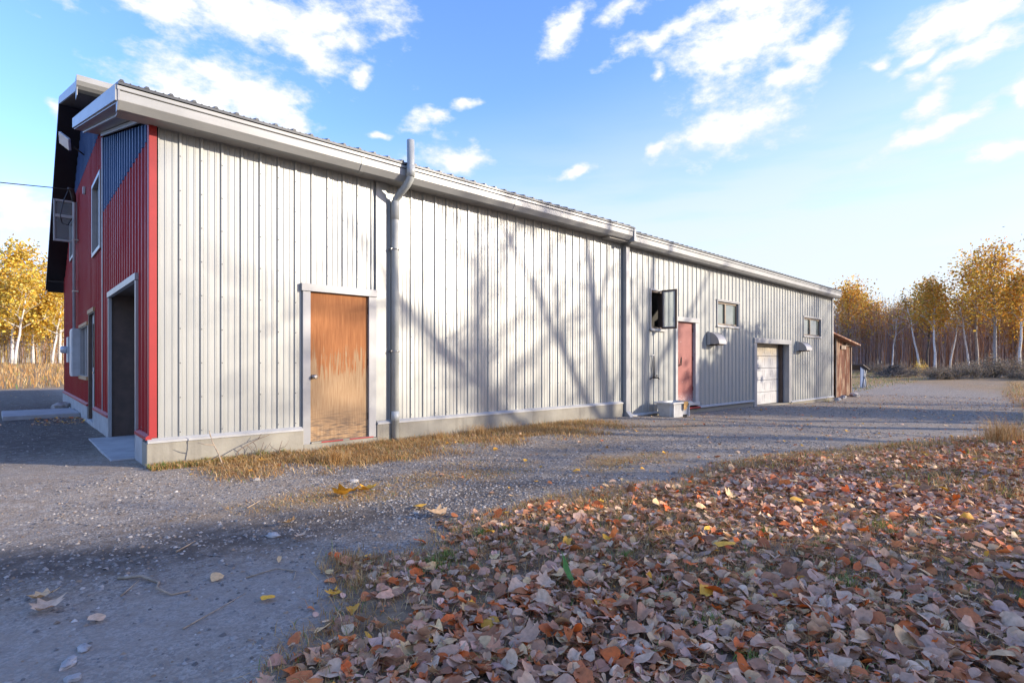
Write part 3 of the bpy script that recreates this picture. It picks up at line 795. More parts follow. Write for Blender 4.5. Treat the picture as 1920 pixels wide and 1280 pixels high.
# ---- vent hoods
def hood(x0, w, ztop, dep, ht):
    b = MB(); arc = [(-.025, ztop)] + [(-.03 - dep * math.sin(R(a)), ztop - ht + ht * math.cos(R(a)) * .98) for a in range(0, 91, 9)] + [(-.025, ztop - ht)]
    n = len(arc)
    vs = [(x0, p[0], p[1]) for p in arc] + [(x0 + w, p[0], p[1]) for p in arc]
    b.add(vs, [(i, i + 1, n + i + 1, n + i) for i in range(n - 2)], True)
    b.add(vs, [tuple(range(n))[::-1], tuple(range(n, 2 * n))])
    o = b.build('vent_hood', M['hood'], bld)
    rim = MB(); rim.tube([(x0, p[0], p[1]) for p in arc[1:-1]], .010, 6); rim.tube([(x0 + w, p[0], p[1]) for p in arc[1:-1]], .010, 6)
    rim.build('rolled_edge', M['trim'], o)
    MB().box(x0 - .02, x0 - .001, -.10, -.02, ztop - ht - .02, ztop + .02).build('flange', M['whitepaint'], o)
    MB().box(x0 + .05, x0 + w - .05, -.03 - dep * .8, -.03, ztop - ht - .035, ztop - ht - .004).build('vent_screen', M['iron'], o)
hood(12.95, .45, 2.08, .33, .33); hood(19.30, .56, 1.98, .33, .31)

# ---- outdoor tap with its copper pipe
tp = MB().tube([(10.30, -.03, .90), (10.21, -.05, 1.38), (10.23, -.05, 1.42), (10.29, -.05, 1.42), (10.31, -.055, 1.38), (10.30, -.06, .88)], .011, 8).build('tap_pipe', M['steel'], bld)
MB().tube([(10.30, -.02, .88), (10.30, -.16, .88), (10.30, -.19, .84)], [.02, .018, .014], 8).tube([(10.27, -.12, .93), (10.33, -.12, .93)], .014, 8).tube([(10.12, -.045, .84), (10.24, -.05, .89), (10.30, -.06, .88)], .010, 6).build('tap', M['iron'], tp)
# electrical bits of the front wall
# overhead door opening: frame, dark jambs, raised door inside
fr = MB(); fr.box(-.05, -.003, .735, .80, .05, 2.28); fr.box(-.05, -.003, 3.31, 3.375, .05, 2.28); fr.box(-.06, -.003, .72, 3.39, 2.282, 2.37)
fr.build('door_frame', M['trim'], bld, bevel=.004)
jm = MB(); jm.box(0, .55, .70, .745, .05, 2.33); jm.box(0, .55, 3.365, 3.41, .05, 2.33); jm.box(0, .55, .745, 3.365, 2.33, 2.37); jm.build('door_reveal', M['darkframe'], bld)
paleblue = simple('pale_blue_door', (.52, .56, .62), .5, 0, .08, 3)
gd = MB().box(.47, .50, .76, 3.35, .02, 2.36).build('garage_door', M['dark'], bld)
for k in range(4):
    z0 = .04 + k * .575
    MB().box(.36, .468, .765, 3.345, z0, z0 + .565).build('door_section', paleblue, gd, bevel=.005)
MB().box(.352, .3595, 1.55, 1.63, 1.80, 1.90).build('green_sticker', simple('green_sticker', (.25, .55, .05), .6), gd)
# entrance door and lower window with raw wood trim
fr = MB(); fr.box(-.030, .08, 5.50, 5.56, .10, 2.22); fr.box(-.030, .08, 6.52, 6.58, .10, 2.22); fr.box(-.0305, .08, 5.502, 6.578, 2.205, 2.2195); fr.build('door_frame', M['darkframe'], bld)
MB().box(-.050, .08, 5.49, 6.60, 2.222, 2.30).build('door_lintel', M['woodtrim'], bld)
d = MB().box(.03, .07, 5.56, 6.52, .10, 2.22).build('door', M['whitepaint'], bld)
MB().box(.0245, .0295, 5.70, 6.38, 1.15, 2.02).build('pane', M['glass_dark'], d)
MB().tube([(.03, 5.64, 1.05), (-.03, 5.64, 1.05), (-.045, 5.64, 1.05)], [.012, .012, .03], 10).build('door_knob', M['steel'], d)
def side_window(s0, s1, z0, z1, mat, out=.055):
    b = MB()
    w = .07
    b.box(-out, .06, s0, s0 + w, z0, z1); b.box(-out, .06, s1 - w, s1, z0, z1); b.box(-out, .06, s0 + w, s1 - w, z1 - w, z1); b.box(-out, .06, s0 + w, s1 - w, z0, z0 + w)
    if mat == 'woodtrim':
        b = MB(); b.box(-.032, .06, s0, s0 + w, z0 + w, z1 - w); b.box(-.032, .06, s1 - w, s1, z0 + w, z1 - w); b.box(-.034, .06, s0, s1, z1 - w - .015, z1 - w - .001); b.box(-.034, .06, s0, s1, z0 + w + .001, z0 + w + .015)
        o = b.build('window', M['trim'], bld, bevel=.003)
        MB().box(-out, .06, s0 - .02, s1 + .02, z1 - w, z1).build('window_head', M['woodtrim'], o); MB().box(-out, .06, s0 - .02, s1 + .02, z0, z0 + w).build('window_sill', M['woodtrim'], o)
    else: o = b.build('window', M[mat], bld, bevel=.004)
    MB().box(.02, .026, s0 + w, s1 - w, z0 + w, z1 - w).build('pane', M['glass_dark'], o)
    MB().box(.0, .02, (s0 + s1) / 2 - .02, (s0 + s1) / 2 + .02, z0 + w, z1 - w).build('mullion', M['whitepaint'], o)
side_window(6.70, 8.38, .88, 2.09, 'woodtrim'); side_window(4.48, 5.77, 3.26, 4.64, 'trim', .05); side_window(10.02, 11.12, 3.9, 4.92, 'trim', .05)
# service mast, meter box and meter
ms = MB().tube([(-.10, 8.90, 1.95), (-.10, 8.90, 5.05), (-.11, 8.86, 5.22)], .030, 10).build('service_mast', M['boxgrey'], bld)
MB().tube([(-.10, 8.90, 5.0), (-.11, 8.88, 5.14), (-.15, 8.82, 5.26), (-.22, 8.78, 5.27)], [.04, .05, .05, .03], 10).build('weather_head', M['iron'], ms)
for hz in (2.9, 4.1): MB().box(-.135, -.02, 8.86, 8.94, hz, hz + .03).build('mast_strap', M['steel'], ms)
bx = MB().box(-.17, -.02, 8.40, 9.05, .93, 2.02).build('meter_box', M['boxgrey'], bld, bevel=.01)
MB().box(-.178, -.171, 8.44, 9.01, .98, 1.97).build('box_cover', M['boxgrey'], bx)
MB().box(-.20, -.02, 9.12, 9.60, 1.25, 1.85).build('box_cover', M['boxgrey'], bx)
MB().tube([(-.20, 9.36, 1.55), (-.30, 9.36, 1.55), (-.33, 9.36, 1.55)], [.085, .085, .06], 16).build('meter', M['flood'], bx)
fl = MB().tube([(-.02, 7.55, 5.75), (-.2, 7.5, 5.86)], .015, 6).build('lamp_arm', M['iron'], bld)
b = MB().box(-.16, .16, -.05, .0, -.13, .13); b.build('flood_lamp', M['flood'], fl, (-.33, 7.42, 5.93), (R(28), R(35), R(-55)), bevel=.01)
MB().box(-.06, -.02, 7.3, 7.38, 4.85, 5.0).build('photo_cell', M['boxgrey'], bld)
# ------------------------------------------------------------------ things on and around the building
# projecting sign frame on the front wall
sg = empty('sign_frame', (0, 9.2, 4.1)); tag(sg, 'small white projecting frame with two panes beside the service mast', 'sign')
MB().box(-.46, -.425, -.03, .03, 0, .98).build('upright', M['trim'], sg, bevel=.004); MB().box(-.06, -.022, -.03, .03, 0, .98).build('upright', M['trim'], sg, bevel=.004)
for z0, hgt in ((0, .045), (.56, .07), (.935, .045)): MB().box(-.425, -.06, -.03, .03, z0, z0 + hgt).build('bar', M['whitepaint'], sg, bevel=.004)
for z0, z1 in ((.045, .56), (.63, .935)): MB().box(-.425, -.06, -.004, .004, z0, z1).build('pane', M['clear'], sg)
# overhead cable
pts = []
A, B = Vector((-.20, 8.80, 5.26)), Vector((-16.0, 13.5, 6.1))
for i in range(25):
    k = i / 24; p = A.lerp(B, k); p.z -= 2.2 * k * (1 - k) * .55; pts.append(p)
cb = MB().tube([(-.14, 8.84, 4.6), (-.22, 8.80, 4.42), (-.33, 8.74, 4.44), (-.36, 8.74, 4.62), (-.30, 8.77, 4.95), (-.22, 8.80, 5.2)] + pts, .011, 6).build('overhead_cable', M['cable'])
tag(cb, 'thin black overhead cable running from the front wall out to the left', 'cable')
# concrete step slab, rocks
sl = MB().box(-.72, .55, -.9, .9, 0, .11).build('concrete_slab', M['slab'], None, (-.62, 8.85, GZ(-.6, 8.85) - .02), (0, 0, R(1)), bevel=.015)
tag(sl, 'flat pale concrete slab on the ground before the red front wall', 'slab')
def rock(name, loc, size, seed, label, mat='rock', group=None):
    r_ = random.Random(seed); b = MB(); rows, seg = 6, 9; vs = []
    for i in range(rows + 1):
        th = math.pi * i / rows
        for j in range(seg):
            ph = 2 * math.pi * j / seg; k = 1 + r_.uniform(-.24, .24)
            vs.append((size[0] * k * math.sin(th) * math.cos(ph), size[1] * k * math.sin(th) * math.sin(ph), size[2] * (math.cos(th) * (1 + r_.uniform(-.12, .12)))))
    fs = [(i * seg + j, i * seg + (j + 1) % seg, (i + 1) * seg + (j + 1) % seg, (i + 1) * seg + j) for i in range(rows) for j in range(seg)]
    b.add(vs, fs); o = b.build(name, M[mat], None, loc, (r_.uniform(-.2, .2), r_.uniform(-.2, .2), r_.uniform(0, 6)))
    tag(o, label, 'rock', group); return o
def at(x, y, dz=0.0): return (x, y, GZ(x, y) + dz)
rock('rock', at(-.24, 10.7, .08), (.22, .15, .12), 1, 'pale boulder lying beyond the slab against the red wall')
for k, (x, y, s_, lb) in enumerate([(-.975, -4.56, .036, 'chunky white stone near the bottom left, highest of three'), (-1.035, -4.68, .040, 'flat white stone lying just below the chunky white one'), (-1.03, -4.82, .034, 'white stone cut by the bottom edge of the picture'), (.647, -1.622, .04, 'round pale stone on gravel before the concrete foundation'),
        (-1.75, -4.9, .035, 'small pale stone at the lower left edge'), (.15, -3.55, .05, 'grey stone at the end of the dark track'), (1.35, -2.35, .05, 'grey stone beside the straw patch in the gravel')]):
    rock('stone', at(x, y, s_ * .25), (s_, s_ * .6, s_ * .42), 10 + k, lb)
for k, (x, y, s_, lb) in enumerate([(24.9, .15, .14, 'rounded rock under the left end of the rusty shed'), (26.6, .2, .17, 'rounded rock under the right end of the rusty shed'), (27.3, .4, .13, 'rounded rock beside the rusty shed corner'), (23.4, -.1, .12, 'small rock at the far corner of the grey wall')]):
    rock('rock', at(x, y, .05), (s_ * 1.3, s_, s_ * .7), 30 + k, lb)

# plastic tub under the tap
tb = empty('plastic_tub', (10.40, -.50, GZ(10.4, -.5) - .01), R(-4)); tag(tb, 'white plastic tub with a torn brown tape patch below the tap', 'tub')
def ring(hw, hd, z): 
    c = .06; return [(-hw + c, -hd, z), (hw - c, -hd, z), (hw, -hd + c, z), (hw, hd - c, z), (hw - c, hd, z), (-hw + c, hd, z), (-hw, hd - c, z), (-hw, -hd + c, z)]
b = MB(); rr = ring(.33, .19, .02) + ring(.39, .235, .36) + ring(.385, .23, .36) + ring(.325, .185, .04)
fs = [(k * 8 + j, k * 8 + (j + 1) % 8, (k + 1) * 8 + (j + 1) % 8, (k + 1) * 8 + j) for k in range(3) for j in range(8)] + [tuple(range(24, 32))]
b.add(rr, fs); b.build('body', M['tub'], tb)
b = MB(); rr = ring(.39, .235, .335) + ring(.435, .275, .340) + ring(.437, .277, .375) + ring(.388, .232, .378)
b.add(rr, [(k * 8 + j, k * 8 + (j + 1) % 8, ((k + 1) % 4) * 8 + (j + 1) % 8, ((k + 1) % 4) * 8 + j) for k in range(4) for j in range(8)]); b.build('rim', M['tub'], tb)
b = MB(); b.add([(.03, -.284, .382), (.20, -.284, .384), (.19, -.284, .30), (.17, -.262, .22), (.12, -.252, .17), (.06, -.256, .20), (.04, -.27, .29)], [(0, 1, 2, 3, 4, 5, 6)]); b.add([(.03, -.283, .382), (.20, -.283, .384), (.19, -.225, .385), (.05, -.23, .384)], [(0, 1, 2, 3)]); b.build('tape_patch', M['rust_tape'], tb)
MB().box(.12, .26, -.206, -.1885, .0, .075).build('foot_notch', M['dark'], tb)
for xx_ in (-.30, .30): MB().box(xx_ - .015, xx_ + .015, -.245, -.20, .03, .33).build('moulded_rib', M['tub'], tb)

# rusty shed behind the far corner
sh = empty('rusty_shed', (24.0, .5, GZ(25, .5))); tag(sh, 'small rusty sheet-metal shed with a sloping roof behind the far wall end', 'shed')
xs = [0, .52, 1.10, 1.55, 2.02, 2.45, 2.85, 3.20]
for k, (xa, xb) in enumerate(zip(xs[:-1], xs[1:])):
    if k == 1: continue
    top = 2.72 - .12 * ((xa + xb) / 2)
    b = MB(); n = 6
    vs = []
    for i in range(n * 2 + 1):
        xx_ = xa + .01 + (xb - xa - .02) * i / (n * 2); yy_ = -.012 if i % 2 else .006
        vs += [(xx_, yy_, .02 + random.uniform(-.02, .05)), (xx_, yy_, 2.75 - .12 * xx_)]
    b.add(vs, [(2 * i, 2 * i + 2, 2 * i + 3, 2 * i + 1) for i in range(n * 2)])
    b.build('rusty_sheet', M['rust'], sh, (0, random.uniform(-.02, .02), 0), (random.uniform(-.01, .01), 0, 0))
MB().box(.52, 1.10, .25, .28, 0, 2.6).build('doorway', M['dark'], sh)
MB().box(1.10, 1.18, -.04, .02, 0, 2.6).build('post', M['oldwood'], sh); MB().box(3.14, 3.22, -.03, .06, 0, 2.36).build('post', M['oldwood'], sh)
for xa, za, ln in ((1.75, 2.12, .62), (2.35, 2.26, .78)): MB().box(xa, xa + ln, -.045, -.022, za, za + .17).build('patch_board', M['oldwood'], sh)
b = MB(); b.add([(-.2, -.30, 2.81), (3.55, -.30, 2.355), (3.55, 2.4, 2.355), (-.2, 2.4, 2.81), (-.2, -.30, 2.75), (3.55, -.30, 2.295), (3.55, 2.4, 2.295), (-.2, 2.4, 2.75)], [(0, 1, 2, 3), (7, 6, 5, 4), (0, 4, 5, 1), (1, 5, 6, 2), (2, 6, 7, 3), (3, 7, 4, 0)]); b.build('roof', M['rust'], sh)
MB().box(3.15, 3.19, .06, 2.3, 0, 2.30).build('side_wall', M['rust'], sh); MB().box(.02, 3.15, 2.28, 2.3, 0, 2.2).build('rear_wall', M['rust'], sh)
# blue hut with crossed white braces further back
hx, hy = 35.1, 2.2
hu = empty('blue_hut', (hx, hy, GZ(hx, hy))); tag(hu, 'tiny faded blue hut with crossed white braces beyond the rusty shed', 'hut')
bm_ = simple('faded_blue_boards', (.045, .09, .20), .7, 0, .3, 6, (6, 6, 1))
for k in range(6): MB().box(-.2 + k * .16, -.045 + k * .16, -.02, .0, .05, 1.30 - k * .03).build('board', bm_, hu)
b = MB(); b.add([(-.35, -.2, 1.42), (.95, -.2, 1.12), (.95, 1.0, 1.12), (-.35, 1.0, 1.42), (-.35, -.2, 1.37), (.95, -.2, 1.07), (.95, 1.0, 1.07), (-.35, 1.0, 1.37)], [(0, 1, 2, 3), (7, 6, 5, 4), (0, 4, 5, 1), (1, 5, 6, 2), (2, 6, 7, 3), (3, 7, 4, 0)]); b.build('roof', M['darkbark'], hu)
MB().tube([(.0, -.06, .02), (.75, -.06, 1.08)], .03, 6).build('brace', M['whitepaint'], hu); MB().tube([(.72, -.10, .02), (.35, -.10, .75)], .03, 6).build('brace', M['whitepaint'], hu); MB().tube([(.42, -.03, .02), (.42, -.03, 1.1)], .03, 6).build('post', M['whitepaint'], hu)

# ------------------------------------------------------------------ scatter: leaves, stones, grass
def rotm(yaw, tx, ty):
    cy, sy, cx, sx, ct, st_ = np.cos(yaw), np.sin(yaw), np.cos(tx), np.sin(tx), np.cos(ty), np.sin(ty)
    n = len(yaw); Rz = np.zeros((n, 3, 3)); Rz[:, 0, 0] = cy; Rz[:, 0, 1] = -sy; Rz[:, 1, 0] = sy; Rz[:, 1, 1] = cy; Rz[:, 2, 2] = 1
    Rx = np.zeros((n, 3, 3)); Rx[:, 0, 0] = 1; Rx[:, 1, 1] = cx; Rx[:, 1, 2] = -sx; Rx[:, 2, 1] = sx; Rx[:, 2, 2] = cx
    Ry = np.zeros((n, 3, 3)); Ry[:, 1, 1] = 1; Ry[:, 0, 0] = ct; Ry[:, 0, 2] = st_; Ry[:, 2, 0] = -st_; Ry[:, 2, 2] = ct
    return Rz @ Rx @ Ry
def scatter(tmpl, faces, pos, size, yaw, tx, ty):
    Q = np.einsum('nij,vj->nvi', rotm(yaw, tx, ty), tmpl) * size[:, None, None] + pos[:, None, :]
    k = len(tmpl); F_ = faces[None] + (np.arange(len(pos)) * k)[:, None, None]
    return Q.reshape(-1, 3), F_.reshape(-1, faces.shape[1])
def leaf_template(kind, seed, fine=False):
    r_ = np.random.default_rng(seed)
    if kind == 0:   # heart-shaped poplar leaf
        o_ = [(.0, .0), (.02, .20), (.10, .36), (.25, .44), (.42, .42), (.62, .34), (.83, .19), (.98, 0)]
    elif kind == 1: # lobed maple-like leaf
        o_ = [(.0, .0), (.05, .22), (-.02, .42), (.26, .34), (.30, .52), (.48, .34), (.70, .30), (.66, .14), (1.0, 0)]
    else:           # narrow leaf
        o_ = [(.0, .0), (.10, .13), (.30, .22), (.55, .20), (.80, .11), (1.0, 0)]
    up = np.array(o_, float); up[1:-1] += r_.normal(0, .022, (len(up) - 2, 2)); wid_ = r_.uniform(.7, 1.1); up[:, 1] *= wid_
    dn = up[1:-1].copy(); dn[:, 1] *= -r_.uniform(.75, 1.05); dn += r_.normal(0, .022, dn.shape)
    mid = np.array([(.18, 0), (.42, 0), (.7, 0)])
    P2 = np.concatenate([up, dn, mid]); nu, nd = len(up), len(dn)
    mi = [nu + nd + i for i in range(3)]; T = []
    def nearest(p): return mi[int(np.argmin([abs(P2[m][0] - p[0]) for m in mi]))]
    for chain in ([*range(nu)], [0, *range(nu, nu + nd), nu - 1]):
        sgn = 1 if chain[1] < nu else -1; last = None
        for a_, b_ in zip(chain[:-1], chain[1:]):
            m = nearest((P2[a_] + P2[b_]) / 2)
            if last is not None and m != last: T.append((a_, last, m) if sgn > 0 else (a_, m, last))
            T.append((a_, m, b_) if sgn > 0 else (a_, b_, m)); last = m
    x_, y_ = P2[:, 0] - .5, P2[:, 1]
    am_ = r_.choice([.35, .7, 1.25]); fold, curl, roll, tw = r_.uniform(-.3, .6) * am_, r_.uniform(-1.0, 1.2) * am_, r_.uniform(-1.0, 1.4) * am_, r_.uniform(-.9, .9) * am_
    z_ = fold * np.abs(y_) + curl * x_ ** 2 + roll * y_ ** 2 + tw * x_ * y_ + r_.normal(0, .02, len(x_))
    return np.stack([x_, y_, z_ - z_.min() * .6], -1), np.array(T, np.int32)
LKIND = [0, 1, 0, 2, 0, 0, 0, 0, 0, 2, 0, 0, 0, 0, 0, 0, 2, 0, 0, 0]
LEAFT = [leaf_template(LKIND[k], 100 + k) for k in range(20)]
LEAFCOL = np.array([(.47, .30, .225), (.40, .23, .155), (.56, .41, .32), (.27, .13, .075), (.48, .165, .065), (.56, .135, .028), (.60, .42, .25), (.45, .31, .26), (.35, .19, .125), (.66, .37, .045)]) * np.array([1.30, 1.18, .95])
LEAFP = np.array([.19, .15, .15, .08, .12, .07, .10, .10, .07, .008])
LEAFNAME = ['mauve-brown', 'dull brown', 'pale grey-brown', 'dark brown', 'russet', 'bright rust-orange', 'tan', 'greyish', 'brown', 'yellow']
def proj(x_, y_, z_):
    U, N = x_ - CAM[0], y_ - CAM[1]; X = .737 * U - .6756 * N; Z = .6756 * U + .737 * N
    return np.where(Z > .1, X / np.maximum(Z, .1), 99), Z
# candidate points over the lawn, thinning with distance
def sample_area(n, x0, x1, y0, y1): return rng.uniform(x0, x1, n), rng.uniform(y0, y1, n)
lx, ly = [], []
for n, (x0, x1, y0, y1) in ((36000, (-1.2, 5, -8.2, -3.9)), (38000, (4, 12, -9.5, -4)), (22000, (10, 34, -12, -4.2))):
    a_, b_ = sample_area(n, x0, x1, y0, y1); lx.append(a_); ly.append(b_)
lx = np.concatenate(lx); ly = np.concatenate(ly)
ins = lawn(lx, ly); pr, dep = proj(lx, ly, 0)
dens_ = ss(-.25, .95, ins) * (.40 + .60 * ss(.36, .56, fbm(lx, ly, 1.5, 61))) * (1 - .45 * ss(3.5, 7.5, dep)) * (1 - .7 * ss(1.5, 4.5, ins) * ss(5, 9, lx))
keep = (rng.uniform(0, 1, len(lx)) < dens_) & (np.abs(pr) < 1.25) & (dep > .9)
lx, ly = lx[keep], ly[keep]
# strays on the gravel, along the wall and in front of the building
def strays(n, x0, x1, y0, y1, f_=None):
    a_, b_ = sample_area(n, x0, x1, y0, y1)
    m_ = (lawn(a_, b_) < .05)
    if f_ is not None: m_ &= rng.uniform(0, 1, n) < f_(a_, b_)
    return a_[m_], b_[m_]
sx, sy = zip(strays(130, 2.0, 9, -4.4, -1.6), strays(1500, 8.5, 30, -5.8, -.2), strays(260, .2, 8, -1.3, -.12), strays(700, 3, 10, -4.7, -3.2, lambda a_, b_: ss(-1.2, 0, lawn(a_, b_)) * .5), strays(190, -.9, -.05, 6.3, 8.2), strays(40, -3, 0, 3, 20), strays(900, 18, 45, -9, 2))
sx = np.concatenate(sx); sy = np.concatenate(sy)
nl = len(lx); lx = np.concatenate([lx, sx]); ly = np.concatenate([ly, sy]); n = len(lx)
lsize = np.clip(rng.gamma(9, .0069, n), .03, .115); lsize[nl:] *= .8; lsize *= np.where(rng.uniform(0, 1, n) < .3, .55, 1.0)
lcol = rng.choice(len(LEAFP), n, p=LEAFP / LEAFP.sum()); lcol[nl:] = rng.choice([0, 2, 6, 6, 1, 9, 4], n - nl)
lk = rng.integers(0, len(LEAFT), n)
yaw = rng.uniform(0, 6.28, n); tx = rng.normal(0, .30, n); ty = rng.normal(0, .30, n); tx[nl:] *= .6; ty[nl:] *= .6
lz = G(lx, ly) + .008 + np.where(np.arange(n) < nl, rng.uniform(0, .022, n) * ss(0, 1.2, lawn(lx, ly)), .0) + np.abs(np.sin(tx)) * lsize * .25
pr, dep = proj(lx, ly, lz)
score = np.where((np.abs(pr) < .93) & (dep > 1.9) & (np.arange(n) < nl), lsize / np.maximum(dep, .5) + lz * .2, 0)
solo = np.argsort(-score)[:300]; solo_set = np.zeros(n, bool); solo_set[solo] = True
VV, FF, CC = [], [], []; off = 0
for k in range(len(LEAFT)):
    m = (lk == k) & ~solo_set
    if not m.any(): continue
    tm, tf = LEAFT[k]
    v_, f_ = scatter(tm, tf, np.stack([lx[m], ly[m], lz[m]], -1), lsize[m], yaw[m], tx[m], ty[m])
    cc = LEAFCOL[lcol[m]] * rng.uniform(.75, 1.4, (m.sum(), 1)) * rng.uniform(.93, 1.07, (m.sum(), 3))
    VV.append(v_); FF.append(f_ + off); CC.append(np.repeat(cc, len(tm), 0)); off += len(v_)
lo_ = link('leaf_litter', array_mesh('leaf_litter', np.concatenate(VV), np.concatenate(FF), M['leaf_litter'], np.concatenate(CC)))
tag(lo_, 'brown and russet fallen leaves carpeting the lawn', 'leaves', kind='stuff')
lmesh = {}
LEAFSIZE = ['small', 'medium', 'large']
COLNAME = ['far left', 'left edge', 'left of centre', 'centre left', 'centre right', 'right of centre', 'right', 'far right']
for i in solo:
    key = (int(lk[i]), int(lcol[i]))
    if key not in lmesh:
        tm, tf = LEAFT[key[0]]; lmesh[key] = array_mesh('fallen_leaf', tm, tf, M['leaf_litter'], np.tile(LEAFCOL[key[1]], (len(tm), 1)))
    o = link('fallen_leaf', lmesh[key], None, (lx[i], ly[i], lz[i] + .004)); o.scale = (lsize[i],) * 3
    o.rotation_euler = Matrix(rotm(yaw[i:i+1], tx[i:i+1], ty[i:i+1])[0].tolist()).to_euler()
    col_ = min(7, int((pr[i] + .935) / 1.87 * 8)); row_ = 'in the front row' if dep[i] < 2.35 else 'behind the front row'
    va = (yaw[i] - math.atan2(.737, .6756)) % 6.283; way = ('away', 'left', 'nearer', 'right')[int(((va + .785) % 6.283) / 1.5708) % 4]
    tag(o, ('%s %s leaf pointing ' + way + ' %s, %s') % (LEAFSIZE[int(lsize[i] > .075) + int(lsize[i] > .095)], LEAFNAME[key[1]] + (' lobed' if LKIND[key[0]] == 1 else ' narrow' if LKIND[key[0]] == 2 else ' rounded'), row_, COLNAME[col_]), 'leaf', 'fallen leaves in the foreground carpet')
# single leaves that stand out on the gravel and lawn
for k, (x, y, s_, c_, tk, lb) in enumerate([
        (-1.10, -3.84, .13, 6, 1, 'large tan lobed leaf on gravel, upper of two at far left'), (-1.09, -4.02, .14, 2, 1, 'large pale lobed leaf on gravel, lower of two at far left'),
        (-.22, -4.56, .075, 9, 0, 'yellow-orange leaf lying alone on the near gravel'), (-.35, -4.10, .08, 6, 0, 'small tan leaf on the smooth gravel'), (.02, -4.05, .085, 6, 2, 'narrow tan leaf on gravel near the lawn edge'),
        (.32, -3.35, .12, 6, 1, 'tan lobed leaf on the dark gravel track'), (.27, -3.72, .08, 2, 1, 'pale ragged leaf below the dark track'), (1.26, -3.98, .17, 6, 1, 'big curled tan leaf on gravel at the lawn edge'),
        (1.30, -3.63, .12, 9, 0, 'yellowish leaf on coarse gravel near the lawn edge'), (.05, -4.75, .09, 9, 1, 'pale yellow leaf at the corner of the lawn'), (-.9, -4.28, .08, 2, 0, 'pale curled leaf on the gravel at lower left'),
        (1.0, -2.86, .24, 9, 1, 'bright yellow leaf in the straw patch on the gravel'), (1.25, -2.80, .20, 9, 1, 'second bright yellow leaf in the straw patch'), (1.02, -.62, .11, 9, 1, 'yellow leaf by the twigs under the concrete foundation'),
        (2.05, -5.9, .13, 9, 0, 'bright yellow rounded leaf on the leaf carpet, nearer one'), (3.6, -5.75, .12, 9, 0, 'small yellow leaf farther back on the leaf carpet')]):
    tm, tf = LEAFT[(0, 1, 3)[tk]]
    o = link('fallen_leaf', array_mesh('fallen_leaf', tm, tf, M['leaf_litter'], np.tile(LEAFCOL[c_] * (1.2 if c_ == 9 else 1.05), (len(tm), 1))), None, at(x, y, .02 if lawn(x, y) < .2 else .07))
    o.scale = (s_,) * 3; o.rotation_euler = (random.uniform(-.2, .2), random.uniform(-.25, .25), random.uniform(0, 6)); tag(o, lb, 'leaf')

# gravel stones
def pebbles(n, x0, x1, y0, y1, smin, smax, seed, wfun):
    a_, b_ = sample_area(n, x0, x1, y0, y1)
    m_ = (rng.uniform(0, 1, n) < wfun(a_, b_)) & (a_ * 0 == 0)
    inside = (b_ > -.07) & (b_ < 13.6) & (a_ > -.05) & (a_ < 23.1)
    m_ &= ~inside; a_, b_ = a_[m_], b_[m_]; k = len(a_)
    tm = np.array([(1, 0, 0), (.35, .8, .1), (-.75, .55, 0), (-.8, -.5, .1), (.25, -.85, 0), (.1, .05, .75), (-.15, .1, .68)], float)
    tf = np.array([(0, 1, 5), (1, 6, 5), (1, 2, 6), (2, 3, 6), (3, 5, 6), (3, 4, 5), (4, 0, 5)], np.int32)
    s_ = smin + (smax - smin) * rng.beta(1.2, 5.5, k)
    v_, f_ = scatter(tm, tf, np.stack([a_, b_, G(a_, b_) - s_ * .12], -1), s_, rng.uniform(0, 6.28, k), rng.normal(0, .25, k), rng.normal(0, .25, k))
    base = np.array([(.21, .190, .168), (.30, .27, .235), (.135, .122, .108), (.37, .33, .28), (.27, .195, .13), (.48, .43, .37)])
    c_ = base[rng.choice(6, k, p=[.32, .25, .22, .09, .105, .015])] * rng.uniform(.8, 1.2, (k, 1))
    return v_, f_, np.repeat(c_, 7, 0)
def w_grav(a_, b_):
    l_ = lawn(a_, b_); rough = .25 + .75 * ss(.40, .58, fbm(a_, b_, .7, 71)); smooth = np.exp(-((b_ + 4.5) / .7) ** 2) * ss(.5, -.3, a_)
    return ss(.35, -.2, l_) * rough * (1 - .75 * smooth)
P_ = [pebbles(26000, -3.5, 3.5, -5.6, -.1, .005, .032, 1, w_grav), pebbles(34000, 1, 11, -5, -.1, .007, .034, 2, w_grav), pebbles(14000, 10, 30, -7, 1, .012, .05, 3, w_grav), pebbles(5000, -4, -.1, -1, 12, .008, .03, 4, w_grav)]
off = 0; VV, FF, CC = [], [], []
for v_, f_, c_ in P_: VV.append(v_); FF.append(f_ + off); CC.append(c_); off += len(v_)
tag(link('gravel', array_mesh('gravel', np.concatenate(VV), np.concatenate(FF), M['pebble'], np.concatenate(CC))), 'loose grey gravel stones across the lot', 'gravel', kind='stuff')

# grass and straw
def blades(a_, b_, h_, w_, lean, col, zoff=0.0):
    k = len(a_); ph = rng.uniform(0, 6.28, k); le = lean * rng.uniform(.3, 1.3, k); wd = ph + 1.57 + rng.normal(0, .4, k)
    z_ = G(a_, b_) + zoff - .004; dx, dy = np.cos(ph), np.sin(ph); px_, py_ = np.cos(wd) * w_ / 2, np.sin(wd) * w_ / 2
    def P(hf, lf, s_): return np.stack([a_ + dx * h_ * le * lf + px_ * s_, b_ + dy * h_ * le * lf + py_ * s_, z_ + h_ * hf], -1)
    Q = np.stack([P(0, 0, 1), P(0, 0, -1), P(.55, .3, -.75), P(.55, .3, .75), P(.92 - .25 * np.clip(le, 0, 2), 1.0, 0)], 1)
    F_ = np.array([(0, 1, 2), (0, 2, 3), (3, 2, 4)], np.int32)[None] + (np.arange(k) * 5)[:, None, None]
    return Q.reshape(-1, 3), F_.reshape(-1, 3), np.repeat(col, 5, 0)
